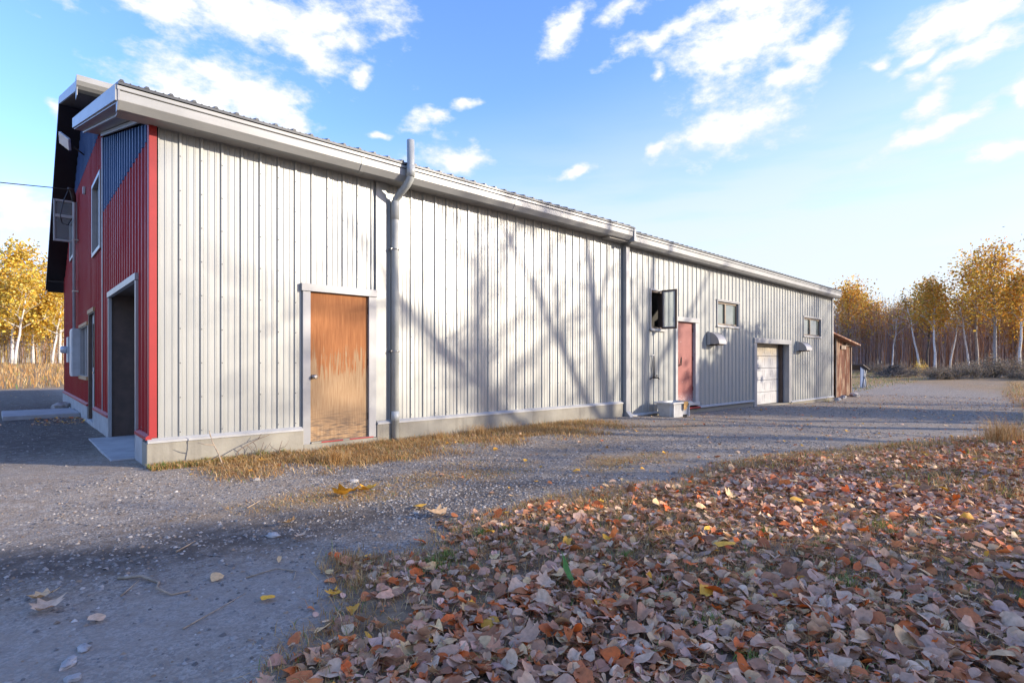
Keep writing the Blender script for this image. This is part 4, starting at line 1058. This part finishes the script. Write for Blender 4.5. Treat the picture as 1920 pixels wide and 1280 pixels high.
STRAW = np.array([(.56, .34, .13), (.48, .26, .085), (.64, .46, .23), (.38, .19, .065), (.46, .30, .12)]); GREEN = np.array([(.10, .20, .03), (.15, .24, .05), (.22, .25, .06)])
def gcol(k, green): 
    c_ = STRAW[rng.integers(0, 5, k)]; g_ = rng.uniform(0, 1, k) < green; c_[g_] = GREEN[rng.integers(0, 3, g_.sum())]; return c_ * rng.uniform(.75, 1.2, (k, 1))
GR = []
def grow_area(n, x0, x1, y0, y1, wfun, h0, h1, green, lean=.9, w_=.005):
    a_, b_ = sample_area(n, x0, x1, y0, y1); m_ = (rng.uniform(0, 1, n) < wfun(a_, b_)) & ~((b_ > -.07) & (b_ < 13.6) & (a_ > -.06) & (a_ < 23.1)); a_, b_ = a_[m_], b_[m_]; k = len(a_)
    GR.append(blades(a_, b_, rng.uniform(h0, h1, k), np.full(k, w_) * rng.uniform(.6, 1.4, k), lean, gcol(k, green)))
def clump(cx, cy, r_, n, h0, h1, green, lean=.7, w_=.004):
    d_ = np.abs(rng.normal(0, r_, n)); p_ = rng.uniform(0, 6.28, n); a_, b_ = cx + d_ * np.cos(p_), cy + d_ * np.sin(p_); b_ = np.where((a_ > -.06) & (b_ > -.08), -.09, b_)
    GR.append(blades(a_, b_, rng.uniform(h0, h1, n), np.full(n, w_) * rng.uniform(.6, 1.4, n), lean, gcol(n, green)))
w_wall = lambda a_, b_: ss(-1.9, -.8, b_ + (fbm(a_, b_, 1.3, 21) - .5) * 1.6) * ss(.2, .7, a_) * ss(8.4, 6.4, a_) * (.35 + .65 * ss(.36, .56, fbm(a_, b_, 1.9, 23)))
grow_area(60000, 0, 8.6, -2.2, -.07, w_wall, .03, .12, .05, 1.7, .006)
grow_area(2600, -.06, 1.0, -.35, -.07, lambda a_, b_: np.ones_like(a_), .03, .10, .35, .9, .005)
grow_area(15000, .1, 3.9, -3.4, -2.0, lambda a_, b_: np.clip(1 - np.minimum(np.hypot((a_ - 1.0) / 1.3, (b_ + 2.75) / .46), np.hypot((a_ - 2.4) / 1.5, (b_ + 2.75) / .6)) + (fbm(a_, b_, 2.2, 31) - .5) * 1.4, 0, 1), .015, .05, .08, 1.8, .004)
grow_area(5000, 3.2, 5.7, -4.0, -2.9, lambda a_, b_: np.clip(1 - np.hypot((a_ - 4.4) / 1.0, (b_ + 3.45) / .42) + (fbm(a_, b_, 2.2, 32) - .5) * 1.2, 0, 1), .02, .06, .15, 1.5, .004)
grow_area(120000, -1, 9, -8.2, -4.0, lambda a_, b_: ss(-.2, .1, lawn(a_, b_)) * (.38 + .75 * ss(.5, .66, fbm(a_, b_, 1.3, 81)) + ss(.5, .0, lawn(a_, b_)) * .5), .03, .085, .10, 1.3, .0035)
grow_area(40000, 5, 18, -11, -4.4, lambda a_, b_: ss(-.1, .3, lawn(a_, b_)) * (.35 + .65 * ss(.4, .6, fbm(a_, b_, .8, 83))) * (.5 + .5 * ss(1, 3, lawn(a_, b_))), .05, .16, .06, 1.0, .008)
grow_area(16000, 15, 46, -16, -2.5, lambda a_, b_: ss(0, .6, lawn(a_, b_)) * .8, .10, .30, .05, .9, .016)
grow_area(9000, 26, 62, 1.5, 12, lambda a_, b_: ss(30, 27, a_) * .2 + ss(29, 33, a_) * .8, .06, .2, .55, .8, .02)
grow_area(14000, -22, 14, 26, 66, lambda a_, b_: np.ones_like(a_) * .9, .25, .6, .03, .6, .035)
for cx, cy, r_, n, h0, h1, gr in [(1.62, -1.25, .09, 420, .10, .24, 0), (1.75, -1.15, .10, 240, .08, .2, .02), (.10, -.17, .08, 160, .04, .12, .5), (.55, -.13, .07, 120, .05, .12, .5), (1.16, -.16, .05, 120, .06, .16, .75), (1.46, -.14, .06, 90, .04, .12, .7), (2.3, -.2, .1, 130, .03, .08, .5), (2.9, -.18, .06, 90, .05, .16, .2),
        (4.6, -.35, .2, 300, .10, .28, 0), (5.2, -.45, .25, 320, .10, .26, .02), (6.0, -.5, .25, 260, .08, .24, .1), (3.8, -.4, .2, 240, .08, .22, .03), (6.8, -.6, .2, 200, .06, .18, .05), (10.0, -6.35, .14, 380, .25, .62, 0), (10.4, -6.5, .2, 260, .2, .5, 0), (22.0, -.18, .15, 120, .08, .2, .5),
        (.62, -4.82, .07, 170, .04, .10, .97), (.78, -4.74, .05, 90, .04, .10, .97), (1.5, -5.55, .04, 60, .05, .1, .95), (2.6, -5.9, .05, 60, .05, .11, .9), (1.2, -4.55, .03, 50, .04, .09, .95), (2.0, -4.75, .04, 50, .04, .1, .9), (2.9, -5.2, .05, 70, .04, .1, .85), (2.0, -6.6, .06, 90, .05, .12, .8), (3.4, -6.4, .06, 80, .05, .12, .7), (1.1, -6.3, .05, 70, .05, .1, .8), (.3, -4.35, .09, 160, .05, .11, .03), (.2, -4.72, .08, 140, .04, .1, .03)]:
    clump(cx, cy, r_, n, h0, h1, gr)
for _ in range(70):
    cx_, cy_ = rng.uniform(0, 7), rng.uniform(-7.6, -4.5)
    if lawn(cx_, cy_) > .15: clump(cx_, cy_, rng.uniform(.02, .06), int(rng.integers(14, 50)), .03, .09, rng.uniform(.5, .95), .9)
off = 0; VV, FF, CC = [], [], []
for v_, f_, c_ in GR: VV.append(v_); FF.append(f_ + off); CC.append(c_); off += len(v_)
tag(link('grass', array_mesh('grass', np.concatenate(VV), np.concatenate(FF), M['grass'], np.concatenate(CC))), 'dry straw-coloured grass with green tufts', 'grass', kind='stuff')
# a broad green weed leaf standing in the carpet
tm, tf = leaf_template(2, 5); o = link('green_weed_leaf', array_mesh('green_weed_leaf', tm, tf, M['leaf_litter'], np.tile((.05, .20, .035), (len(tm), 1))), None, at(.98, -5.55, .09)); o.scale = (.20, .26, .2); o.rotation_euler = (.3, R(-62), R(100)); tag(o, 'upright broad green leaf standing in the leaf carpet', 'weed')

# twigs and dead stems
def twig(name, pts, rad, label, mat='twig', side=(), cat='twig'):
    b = MB(); n_ = len(pts); b.tube(pts, [rad * (1 - .6 * i / (n_ - 1)) for i in range(n_)], 6)
    for sp in side: b.tube(sp, [rad * .6, rad * .45, rad * .25][:len(sp)], 5)
    o = b.build(name, M[mat]); tag(o, label, cat); return o
def gp(x, y, h=0.006): return (x, y, GZ(x, y) + h)
twig('twig', [gp(-.76, -3.74), gp(-.66, -3.82, .02), gp(-.60, -3.95), gp(-.63, -4.06, .02), gp(-.58, -4.17), gp(-.50, -4.18)], .009, 'curved bare twig lying on the near gravel', 'stick')
twig('twig', [gp(-.62, -4.62), gp(-.42, -4.50, .01), gp(-.28, -4.40)], .004, 'thin straight straw below the curved twig', 'stick')
twig('twig', [gp(-.78, -4.02), gp(-.68, -3.86, .01)], .005, 'short straight stick left of the curved twig', 'stick')
twig('twig', [gp(-.42, -3.45), gp(-.28, -3.32, .012)], .006, 'short pale stick on the dark gravel track', 'stick')
twig('twig', [gp(-.22, -4.20), gp(-.05, -4.18, .012), gp(.03, -4.28), gp(-.03, -4.40)], .0045, 'hooked thin straw on the smooth gravel', 'stick')
twig('twig', [gp(.25, -2.65), gp(.4, -2.52, .012)], .006, 'pale stick on the sunlit edge of the gravel', 'stick')
g0 = GZ(.6, -.35)
twig('dead_stem', [(.62, -.55, g0), (.60, -.42, g0 + .14), (.56, -.33, g0 + .27), (.54, -.30, g0 + .37)], .010, 'pale dead stem leaning before the concrete foundation', 'stick',
     [[(.57, -.36, g0 + .24), (.48, -.33, g0 + .25), (.40, -.31, g0 + .28)], [(.60, -.42, g0 + .12), (.50, -.34, g0 + .05), (.42, -.3, g0 + .0)], [(.545, -.31, g0 + .33), (.53, -.30, g0 + .41)], [(.61, -.5, g0 + .05), (.68, -.62, g0), (.72, -.68, g0)]])
twig('dead_stem', [(.80, -.30, g0), (.86, -.25, g0 + .12), (.98, -.21, g0 + .18), (1.12, -.19, g0 + .24), (1.26, -.18, g0 + .28)], .008, 'long dark arching twig against the concrete foundation', 'twig',
     [[(.98, -.21, g0 + .18), (1.03, -.2, g0 + .12), (1.04, -.2, g0 + .06)], [(1.12, -.19, g0 + .24), (1.16, -.18, g0 + .30)], [(1.05, -.2, g0 + .21), (1.09, -.19, g0 + .16), (1.10, -.2, g0 + .10)]])
for k, (x, lb) in enumerate([(1.10, 'low forked dark weed stem, left of two near the door'), (1.33, 'low forked dark weed stem, right of two near the door')]):
    twig('dead_stem', [(x, -.3, g0), (x + .03, -.26, g0 + .10), (x + .07, -.24, g0 + .20)], .007, lb, 'twig', [[(x + .02, -.27, g0 + .07), (x - .06, -.25, g0 + .12), (x - .09, -.24, g0 + .17)], [(x + .03, -.26, g0 + .10), (x + .11, -.24, g0 + .12), (x + .16, -.23, g0 + .19)], [(x, -.3, g0 + .02), (x - .1, -.28, g0 + .07), (x - .14, -.27, g0 + .05)]])

# ------------------------------------------------------------------ trees
def limb_pts(p0, d0, length, n, r_, wander, up):
    pts = [Vector(p0)]; d_ = Vector(d0).normalized()
    for i in range(n):
        d_ = (d_ + Vector((r_.gauss(0, wander), r_.gauss(0, wander), r_.gauss(0, wander) + up))).normalized()
        pts.append(pts[-1] + d_ * (length / n))
    return pts
def make_tree(seed, height, trunk_r, crown_base, spread, n_limbs, mat, leaf_n, leaf_size, palette, lean=(0, 0), leaf_sd=.45, name='tree', twigs=True, fork=False, up=.04, sides=7):
    r_ = random.Random(seed); g_ = np.random.default_rng(seed)
    root = empty(name); b = MB(); tips = []
    top = Vector((lean[0], lean[1], height)); n = 9
    tr = []
    for i in range(n + 1):
        k = i / n; tr.append(Vector((lean[0] * k ** 1.2 + r_.gauss(0, .012) * height * k, lean[1] * k ** 1.2 + r_.gauss(0, .012) * height * k, height * k - .05)))
    b.tube(tr, [trunk_r * (1.15 - .1 * min(i, 1)) * (1 - .88 * (i / n)) + .012 for i in range(n + 1)], sides)
    for i in range(n_limbs):
        k = crown_base + (1 - crown_base) * (i + r_.random()) / n_limbs * .95
        j = k * n; a = tr[int(j)].lerp(tr[min(int(j) + 1, n)], j - int(j))
        az = i * 2.4 + r_.uniform(-.5, .5); L = spread * (1.05 - .75 * max(0, (k - crown_base) / (1 - crown_base)) ** 1.3) * r_.uniform(.7, 1.2)
        pts = limb_pts(a, (math.cos(az), math.sin(az), r_.uniform(.35, .95)), L, 5, r_, .16, up)
        rr = trunk_r * (1 - .85 * k) * .5 + .006
        b.tube(pts, [rr * (1 - .8 * q / 5) + .003 for q in range(6)], 5); tips += pts[2:]
        for q in range(3 if twigs else 1):
            s_ = pts[r_.randint(1, 4)]; dv = Vector((r_.gauss(0, 1), r_.gauss(0, 1), r_.uniform(.1, 1)))
            p2 = limb_pts(s_, dv, L * r_.uniform(.3, .55), 3, r_, .2, up); b.tube(p2, [rr * .38 + .003, rr * .28 + .003, rr * .18 + .002, .003], 4, False); tips += p2[1:]
    tips += tr[-2:]
    b.build('trunk', M[mat], root)
    if leaf_n:
        T_ = np.array([tuple(t_) for t_ in tips]); c_ = T_[g_.integers(0, len(T_), leaf_n)] + g_.normal(0, leaf_sd, (leaf_n, 3)) * np.array([1, 1, .8])
        c_ = c_[c_[:, 2] > height * crown_base * .55]; k = len(c_)
        tm = np.array([(-.5, -.35, 0), (.5, -.35, .1), (.55, .35, 0), (-.45, .35, .1)]); tf = np.array([(0, 1, 2, 3)], np.int32)
        v_, f_ = scatter(tm, tf, c_, leaf_size * g_.uniform(.6, 1.4, k), g_.uniform(0, 6.28, k), g_.normal(0, .9, k), g_.normal(0, .9, k))
        pal = np.array(palette)[g_.integers(0, len(palette), k)]
        cl_ = fbm(c_[:, 0] + c_[:, 2] * .7, c_[:, 1] + c_[:, 2] * .5, .8, seed % 13)[:, None]
        cc = pal * (.65 + .75 * cl_) * g_.uniform(.8, 1.2, (k, 1))
        link('crown', array_mesh('crown', v_, f_, M['crown'], np.repeat(cc, 4, 0)), root)
    return root
YEL = [(.74, .52, .08), (.66, .44, .06), (.72, .42, .06), (.60, .50, .09), (.74, .62, .20)]
ORA = [(.66, .33, .045), (.56, .26, .04), (.62, .40, .07), (.48, .31, .06), (.44, .20, .04)]
OLI = [(.44, .32, .06), (.36, .28, .06), (.54, .34, .06), (.50, .24, .05)]
def cam_pt(px, Z):                                     # photo column and depth -> ground position
    X = (px - 960) / 1026.6 * Z; return .737 * X + .6756 * Z + CAM[0], -.6756 * X + .737 * Z + CAM[1]
protos = {
 'yb1': make_tree(1, 13.5, .17, .30, 3.4, 22, 'birch', 4600, .23, YEL, (.6, .2), .8, 'birch_tree'),
 'yb2': make_tree(2, 12.0, .15, .26, 3.0, 20, 'birch', 4200, .23, YEL + ORA[:1], (-.8, .3), .8, 'birch_tree'),
 'yb3': make_tree(3, 10.5, .14, .35, 3.0, 18, 'birch', 1500, .24, YEL, (1.4, .2), .4, 'birch_tree'),
 'or1': make_tree(4, 14.0, .20, .40, 3.8, 26, 'greybark', 3300, .21, ORA + YEL[:2], (.3, .1), 1.0, 'poplar_tree'),
 'or2': make_tree(5, 12.0, .15, .45, 2.8, 20, 'birch', 2400, .21, ORA + OLI, (.5, -.2), .7, 'birch_tree'),
 'or3': make_tree(6, 11.0, .14, .40, 3.0, 20, 'darkbark', 2200, .20, OLI + ORA[:2], (-.4, .2), .95, 'aspen_tree'),
 'or4': make_tree(9, 11.5, .16, .22, 3.6, 24, 'greybark', 4200, .21, ORA + YEL[:1], (.2, .2), 1.0, 'aspen_tree'),
 'ba1': make_tree(7, 10.0, .13, .55, 1.8, 12, 'birch', 120, .22, OLI, (1.5, -.8), .3, 'birch_tree'),
 'ba2': make_tree(8, 8.0, .10, .5, 1.6, 12, 'birch', 60, .2, OLI, (-1.2, .9), .3, 'birch_tree'),
 'ba3': make_tree(10, 12.0, .12, .45, 2.2, 16, 'darkbark', 150, .22, OLI, (.4, .4), .3, 'bare_tree'),
}
ORD = 'first second third fourth fifth sixth seventh eighth ninth tenth eleventh twelfth thirteenth fourteenth fifteenth sixteenth seventeenth eighteenth nineteenth twentieth twenty-first twenty-second twenty-third twenty-fourth twenty-fifth twenty-sixth twenty-seventh twenty-eighth twenty-ninth thirtieth thirty-first thirty-second thirty-third thirty-fourth thirty-fifth'.split()
used = set()
def plant(key, px, Z, sc_, rz, label, cat, group):
    p = protos[key]
    o = p if key not in used else copy_tree(p)
    used.add(key); x_, y_ = cam_pt(px, Z)
    o.location = (x_, y_, GZ(x_, y_) - .05); o.rotation_euler = (0, 0, rz); o.scale = (sc_, sc_, sc_ * random.uniform(.95, 1.06)); tag(o, label, cat, group)
GL, GRT = 'yellow birches behind the left field', 'trees of the wood behind the gravel lot'
for key, px, Z, s_, lb in [
    ('yb1', 22, 66, 1.0, 'thick white-trunked birch, second from the left edge of the picture'), ('yb3', 28, 63, 1.0, 'leaning white birch trunk crossing its neighbour left of the red gable'),
    ('yb2', -30, 66, 1.0, 'yellow birch at the very left edge behind the field'), ('yb2', 62, 68, .95, 'slim yellow birch midway between field edge and red gable'),
    ('yb1', 112, 70, 1.0, 'yellow birch rising right beside the red gable wall'), ('yb3', 98, 66, .85, 'short pale birch trunk close to the red gable'),
    ('yb2', 140, 74, 1.0, 'yellow birch half hidden behind the red gable'), ('yb1', -85, 68, 1.05, 'yellow birch beyond the left edge of the picture')]:
    plant(key, px, Z, s_, random.uniform(0, 6.28), lb, 'tree', GL)
for i in range(13):
    plant(random.choice(['yb1', 'yb2', 'or4']), -150 + i * 27 + random.uniform(-8, 8), random.uniform(76, 92), random.uniform(.72, .92), random.uniform(0, 6.28), 'yellow tree in the back row behind the left field, %s from the left' % ORD[i], 'tree', GL)
for key, px, Z, s_, rz, lb in [
    ('or4', 1592, 62, .98, .4, 'bushy orange tree rising just behind the far end of the building'), ('or4', 1632, 66, .86, 2.0, 'second bushy orange tree right of the far building end'),
    ('ba2', 1672, 58, .95, 3.6, 'short crooked white trunk leaning left, nearest the brush heap'), ('ba1', 1725, 56, 1.0, 2.4, 'tall white trunk leaning left above the brush heap'),
    ('ba2', 1682, 62, .9, .5, 'thin upright white trunk behind the crooked one'), ('or2', 1753, 54, .95, .9, 'straight white birch with peeling bark, tallest trunk in mid wood'),
    ('or3', 1738, 58, .95, 2.2, 'dark-trunked aspen beside the straight white birch'), ('ba1', 1780, 57, .85, 5.4, 'pale trunk leaning right of the straight white birch'),
    ('ba1', 1818, 55, .92, 2.9, 'grey-white trunk leaning left beneath the olive crown'), ('or1', 1866, 52, 1.0, .3, 'tall orange poplar with a pale trunk at the right'),
    ('or1', 1832, 58, 1.02, 2.3, 'highest orange crown, left of the right-hand poplar'), ('or2', 1912, 50, .98, 4.0, 'white birch at the right edge of the picture'),
    ('or4', 1905, 60, 1.0, 5.2, 'golden crown at the right edge behind the white birch'), ('ba3', 1700, 66, .8, 1.0, 'thin dark bare tree between the leaning white trunks'),
    ('or1', 1980, 54, 1.0, 1.0, 'orange poplar just beyond the right edge of the picture'), ('or3', 2060, 52, 1.0, 4.0, 'olive aspen beyond the right edge of the picture')]:
    plant(key, px, Z, s_ * .80, rz, lb, 'tree', GRT)
for i in range(35):
    k_ = random.choice(['or3', 'or2', 'or1', 'ba3', 'or4', 'ba3', 'ba3', 'ba1'])
    px = 1545 + i * 17 + random.uniform(-8, 8); far = 1 if px < 1660 else 0
    plant(k_, px, random.uniform(62, 84), random.uniform(.60, .82) * (.85 if 1640 < px < 1720 else 1), random.uniform(0, 6.28), 'slender tree deep in the wood behind the lot, %s from the building end' % ORD[i], 'tree', GRT)

# understorey of thin stems that fills the woods
def thicket(n, px0, px1, z0, z1, h0, h1, pal, name, label, wfun=None, wd=.04):
    pxs = rng.uniform(px0, px1, n); Zs = rng.uniform(z0, z1, n); X = (pxs - 960) / 1026.6 * Zs
    a_ = .737 * X + .6756 * Zs + CAM[0]; b_ = -.6756 * X + .737 * Zs + CAM[1]
    if wfun is not None: m_ = wfun(a_, b_); a_, b_ = a_[m_], b_[m_]
    k = len(a_); h_ = rng.uniform(h0, h1, k); out = []
    c_ = np.array(pal)[rng.integers(0, len(pal), k)] * rng.uniform(.7, 1.3, (k, 1))
    out.append(blades(a_, b_, h_, np.full(k, wd) * rng.uniform(.4, 1.5, k), .12, c_))
    for _ in range(9):                                  # side twigs hung along each stem
        f_ = rng.uniform(.25, .95, k); v_, ff, cc = blades(a_ + rng.normal(0, .07, k) * h_ * .4, b_ + rng.normal(0, .07, k) * h_ * .4, h_ * rng.uniform(.16, .34, k), np.full(k, wd * .45), .9, c_ * rng.uniform(.8, 1.25, (k, 1)))
        v_ = v_ + np.repeat(np.stack([np.zeros(k), np.zeros(k), f_ * h_], -1), 5, 0); out.append((v_, ff, cc))
    off = 0; A_, B_, C_ = [], [], []
    for v_, f_, c2_ in out: A_.append(v_); B_.append(f_ + off); C_.append(c2_); off += len(v_)
    o = link(name, array_mesh(name, np.concatenate(A_), np.concatenate(B_), M['twigmass'], np.concatenate(C_))); tag(o, label, 'undergrowth', kind='stuff')
BR = [(.28, .21, .21), (.34, .25, .23), (.20, .155, .16), (.38, .25, .17), (.44, .38, .36), (.48, .22, .08)]
thicket(7500, 1530, 2150, 58, 92, 2.5, 8.0, BR, 'understorey', 'brown tangle of bare stems filling the wood behind the lot')
thicket(1500, -160, 190, 70, 95, 1.5, 5.0, BR + [(.45, .30, .06)] * 3, 'understorey', 'low brush beneath the yellow birches at left', None, .05)

# shrubs and brush heap in front of the right-hand wood
def make_shrub(seed, h, w_, n, pal, leaf_n, name='shrub'):
    g_ = np.random.default_rng(seed); root = empty(name); b = MB(); r_ = random.Random(seed); tips = []
    for i in range(n):
        az = r_.uniform(0, 6.28); p = limb_pts((r_.gauss(0, w_ * .15), r_.gauss(0, w_ * .15), -.05), (math.cos(az) * r_.uniform(.1, .9), math.sin(az) * r_.uniform(.1, .9), 1), h * r_.uniform(.6, 1.15), 4, r_, .2, .02)
        b.tube(p, [.014, .011, .008, .005, .003], 4, False); tips += p[1:]
        for q in range(4):
            s_ = p[r_.randint(1, 4)]; p2 = limb_pts(s_, (r_.gauss(0, 1), r_.gauss(0, 1), r_.uniform(0, 1)), h * .3, 2, r_, .25, 0); b.tube(p2, [.006, .004, .002], 3, False); tips += p2
    b.build('stems', M['greybark'], root)
    T_ = np.array([tuple(t_) for t_ in tips]); c_ = T_[g_.integers(0, len(T_), leaf_n)] + g_.normal(0, .10, (leaf_n, 3)); c_ = c_[c_[:, 2] > .03]; k = len(c_)
    tm = np.array([(-.5, -.3, 0), (.5, -.3, .1), (.5, .3, 0), (-.5, .3, .1)]); v_, f_ = scatter(tm, np.array([(0, 1, 2, 3)], np.int32), c_, .075 * g_.uniform(.5, 1.4, k), g_.uniform(0, 6.28, k), g_.normal(0, .9, k), g_.normal(0, .9, k))
    cc = np.array(pal)[g_.integers(0, len(pal), k)] * g_.uniform(.7, 1.25, (k, 1)); link('foliage', array_mesh('foliage', v_, f_, M['crown'], np.repeat(cc, 4, 0)), root)
    return root
SB = [(.20, .16, .11), (.15, .115, .09), (.24, .19, .13), (.17, .165, .10), (.28, .20, .14)]
shp = [make_shrub(21, 1.7, 1.5, 26, SB, 1500), make_shrub(22, 1.3, 1.5, 24, SB, 1300)]
first = [True, True]; SHR = []
for i in range(30):
    px = 1738 + i * 9.5 + random.uniform(-4, 4); Z = 42 + random.uniform(-2, 7) - (i > 18) * 3
    SHR.append((px, Z, random.uniform(.45, 1.0) * (.7 if i < 6 else 1)))
for px, Z in ((1650, 52), (1668, 50), (1690, 50), (1712, 48), (1632, 54)): SHR.append((px, Z, .6))
for i, (px, Z, s_) in enumerate(SHR):
    k = i % 2; o = shp[k] if first[k] else copy_tree(shp[k]); first[k] = False
    x_, y_ = cam_pt(px, Z); o.location = (x_, y_, GZ(x_, y_)); o.rotation_euler = (0, 0, random.uniform(0, 6.28)); o.scale = (s_ * 1.15, s_ * 1.15, s_)
    tag(o, 'grey-brown shrub in the hedge before the wood, %s from its left end' % ORD[i] if i < 30 else 'small scrubby shrub beside the brush heap, %s of five' % ORD[i - 30], 'shrub', 'shrubs before the wood' if i < 30 else 'shrubs by the brush heap')
hx, hy = cam_pt(1678, 46); hz = GZ(hx, hy); b = MB(); r_ = random.Random(3)
for i in range(420):
    a_ = r_.uniform(0, 6.28); q = abs(r_.gauss(0, 1)); px_, py_ = math.cos(a_) * q * 1.5, math.sin(a_) * q * .9; hh = max(.03, .95 * math.exp(-q * q * .6)) * r_.uniform(.2, 1)
    d_ = Vector((r_.gauss(0, 1), r_.gauss(0, .7), r_.gauss(0, .28))).normalized() * r_.uniform(.4, 1.1)
    p = Vector((px_, py_, hh)); b.tube([p - d_ * .5, p + Vector((0, 0, .05)), p + d_ * .5], [.02, .016, .006], 4, False)
o = b.build('brush_heap', M['darkbark'], None, (hx, hy, hz)); tag(o, 'heap of cut dark branches at the foot of the wood', 'brush heap')
# yellow seedling by the white trunks
sp = make_shrub(25, 1.3, .8, 10, YEL, 500, 'seedling'); x_, y_ = cam_pt(1727, 50); sp.location = (x_, y_, GZ(x_, y_)); tag(sp, 'small yellow-leaved seedling at the foot of the leaning white trunk', 'shrub')

# ------------------------------------------------------------------ trees beside the camera whose shadows fall on the wall
def shade_limbs(name, chains, L, label):
    """chains: limbs given as (wall x, wall z, nearer/farther offset, radius); they stand L metres sunward of the wall"""
    root = empty(name); b = MB(); tips = []; r_ = random.Random(len(chains) + int(L))
    tanp = math.tan(R(SUN_EL)); base = None
    for ch in chains:
        pts = []
        for (wx, wz, do, rad) in ch:
            d_ = L + do; pts.append(Vector((wx + .613 * d_, -.79 * d_, wz + d_ * tanp)))
        b.tube(pts, [c_[3] * 1.05 for c_ in ch], 9)
        for i in range(1, len(pts)):
            for q in range(3):
                s_ = pts[i - 1].lerp(pts[i], r_.random()); dv = (pts[i] - pts[i - 1]).normalized() + Vector((r_.gauss(0, .6), r_.gauss(0, .6), r_.gauss(0, .5)))
                if s_.z < 2.5: continue
                p2 = limb_pts(s_, dv, r_.uniform(.8, 2.0), 4, r_, .2, .03); r0 = ch[i][3] * .42 + .006; b.tube(p2, [r0, r0 * .75, r0 * .5, r0 * .35, .004], 5, False); tips += p2[1:]
    o = b.build('trunk', M['greybark'], root)
    g_ = np.random.default_rng(5); T_ = np.array([tuple(t_) for t_ in tips]); n_ = 420; c_ = T_[g_.integers(0, len(T_), n_)] + g_.normal(0, .3, (n_, 3))
    tm = np.array([(-.5, -.35, 0), (.5, -.35, .1), (.55, .35, 0), (-.45, .35, .1)]); v_, f_ = scatter(tm, np.array([(0, 1, 2, 3)], np.int32), c_, .09 * g_.uniform(.6, 1.4, n_), g_.uniform(0, 6.28, n_), g_.normal(0, .9, n_), g_.normal(0, .9, n_))
    link('crown', array_mesh('crown', v_, f_, M['crown'], np.repeat(np.array(ORA)[g_.integers(0, 5, n_)], 4, 0)), root)
    tag(root, label, 'tree'); return root
L1 = 15.0; zb = -L1 * math.tan(R(SUN_EL)) - .2
shade_limbs('yard_tree', [
    [(8.70, zb, 0, .20), (8.62, -1.2, 0, .17), (8.45, .55, 0, .14), (8.10, 2.2, 0, .10), (7.85, 3.7, .2, .07), (7.7, 5.2, .4, .04)],
    [(8.55, -.4, 0, .10), (7.9, .3, .4, .09), (7.2, 1.3, .8, .07), (6.3, 2.6, 1.0, .055), (5.5, 3.7, 1.2, .045), (4.9, 4.8, 1.4, .03)],
    [(8.66, -1.6, 0, .09), (7.0, -.9, -.5, .08), (5.1, .62, -.8, .07), (3.9, 1.6, -1.0, .055), (3.0, 2.5, -1.1, .04), (2.4, 3.4, -1.2, .025)],
    [(7.2, 1.3, .8, .05), (6.9, 2.4, .9, .04), (6.6, 3.8, 1.0, .03), (6.4, 5.0, 1.0, .02)],
    [(8.15, 2.0, 0, .05), (8.5, 3.2, .2, .04), (8.7, 4.6, .3, .03)]], L1, 'bare spreading yard tree standing right of the picture across from the wall')
L2 = 17.0; zb = -L2 * math.tan(R(SUN_EL)) - .2
shade_limbs('yard_tree', [
    [(10.4, zb, 0, .17), (10.3, -1.0, 0, .14), (9.95, .8, 0, .11), (10.15, 2.3, 0, .08), (10.35, 3.8, 0, .06), (10.5, 5.2, 0, .03)],
    [(10.0, .6, 0, .07), (10.9, 1.6, .3, .06), (12.2, 2.7, .5, .05), (13.2, 3.9, .6, .03)],
    [(10.1, 1.5, 0, .05), (9.5, 2.6, -.3, .04), (9.0, 3.8, -.4, .03)]], L2, 'slim forked yard tree standing right of the picture near its broad neighbour')
for i, (wx, d_) in enumerate(((4.5, 27.0), (21.0, 30.0))):
    o = make_tree(71 + i, 15.5, .24, .32, 5.2, 26, 'greybark', 900, .15, ORA, (.4, .3), .5, 'tall_yard_tree', True)
    x_, y_ = wx + .613 * d_, -.79 * d_; o.location = (x_, y_, GZ(x_, y_) - .05); tag(o, 'tall thin-leaved yard tree right of the picture, %s of two' % ORD[i], 'tree', 'tall yard trees right of the picture')
# bushy trees on the sunny side of the lot, outside the picture
ev = [(.05, .075, .025), (.07, .09, .03), (.10, .10, .03), (.12, .09, .03)]
def bushy(seed, h, w_, x_, y_, leaf_n, sz, pal, label, base=.08, sd=.38, nl=26):
    o = make_tree(seed, h, .10, base, w_, nl, 'darkbark', leaf_n, sz, pal, (.1, .1), sd, 'bushy_tree', True)
    o.location = (x_, y_, GZ(x_, y_) - .05); tag(o, label, 'tree', 'bushy trees on the sunny side of the lot')
    return o
bushy(41, 5.8, 2.0, 22.4, -9.6, 7500, .16, ev, 'dense bushy tree right of the picture facing the garage door')
bushy(42, 5.0, 1.7, 20.8, -10.2, 5200, .15, ev, 'shorter bushy tree right of the picture facing the red door')
for i, (x_, y_) in enumerate([(13.6, -23.4), (12.0, -24.8), (10.6, -26.2)]):
    o = make_tree(50 + i, 6.9, .16, .86, 2.3, 22, 'greybark', 3400, .20, OLI + ev, (.2, .1), .36, 'high_crowned_tree', True, False, -.03)
    o.location = (x_, y_, GZ(x_, y_) - .05); tag(o, 'high-crowned yard tree right of and behind the camera, %s of three' % ORD[i], 'tree', 'high-crowned trees behind the camera')
for i, (x_, y_, h_) in enumerate([(15.0, -18.5, 6.0), (27.5, -15.5, 6.0)]):
    bushy(60 + i, h_, 2.2, x_, y_, 420, .16, ORA, 'loose russet-leaved tree right of the picture, %s of the row' % ORD[i], .25, .5, 22)
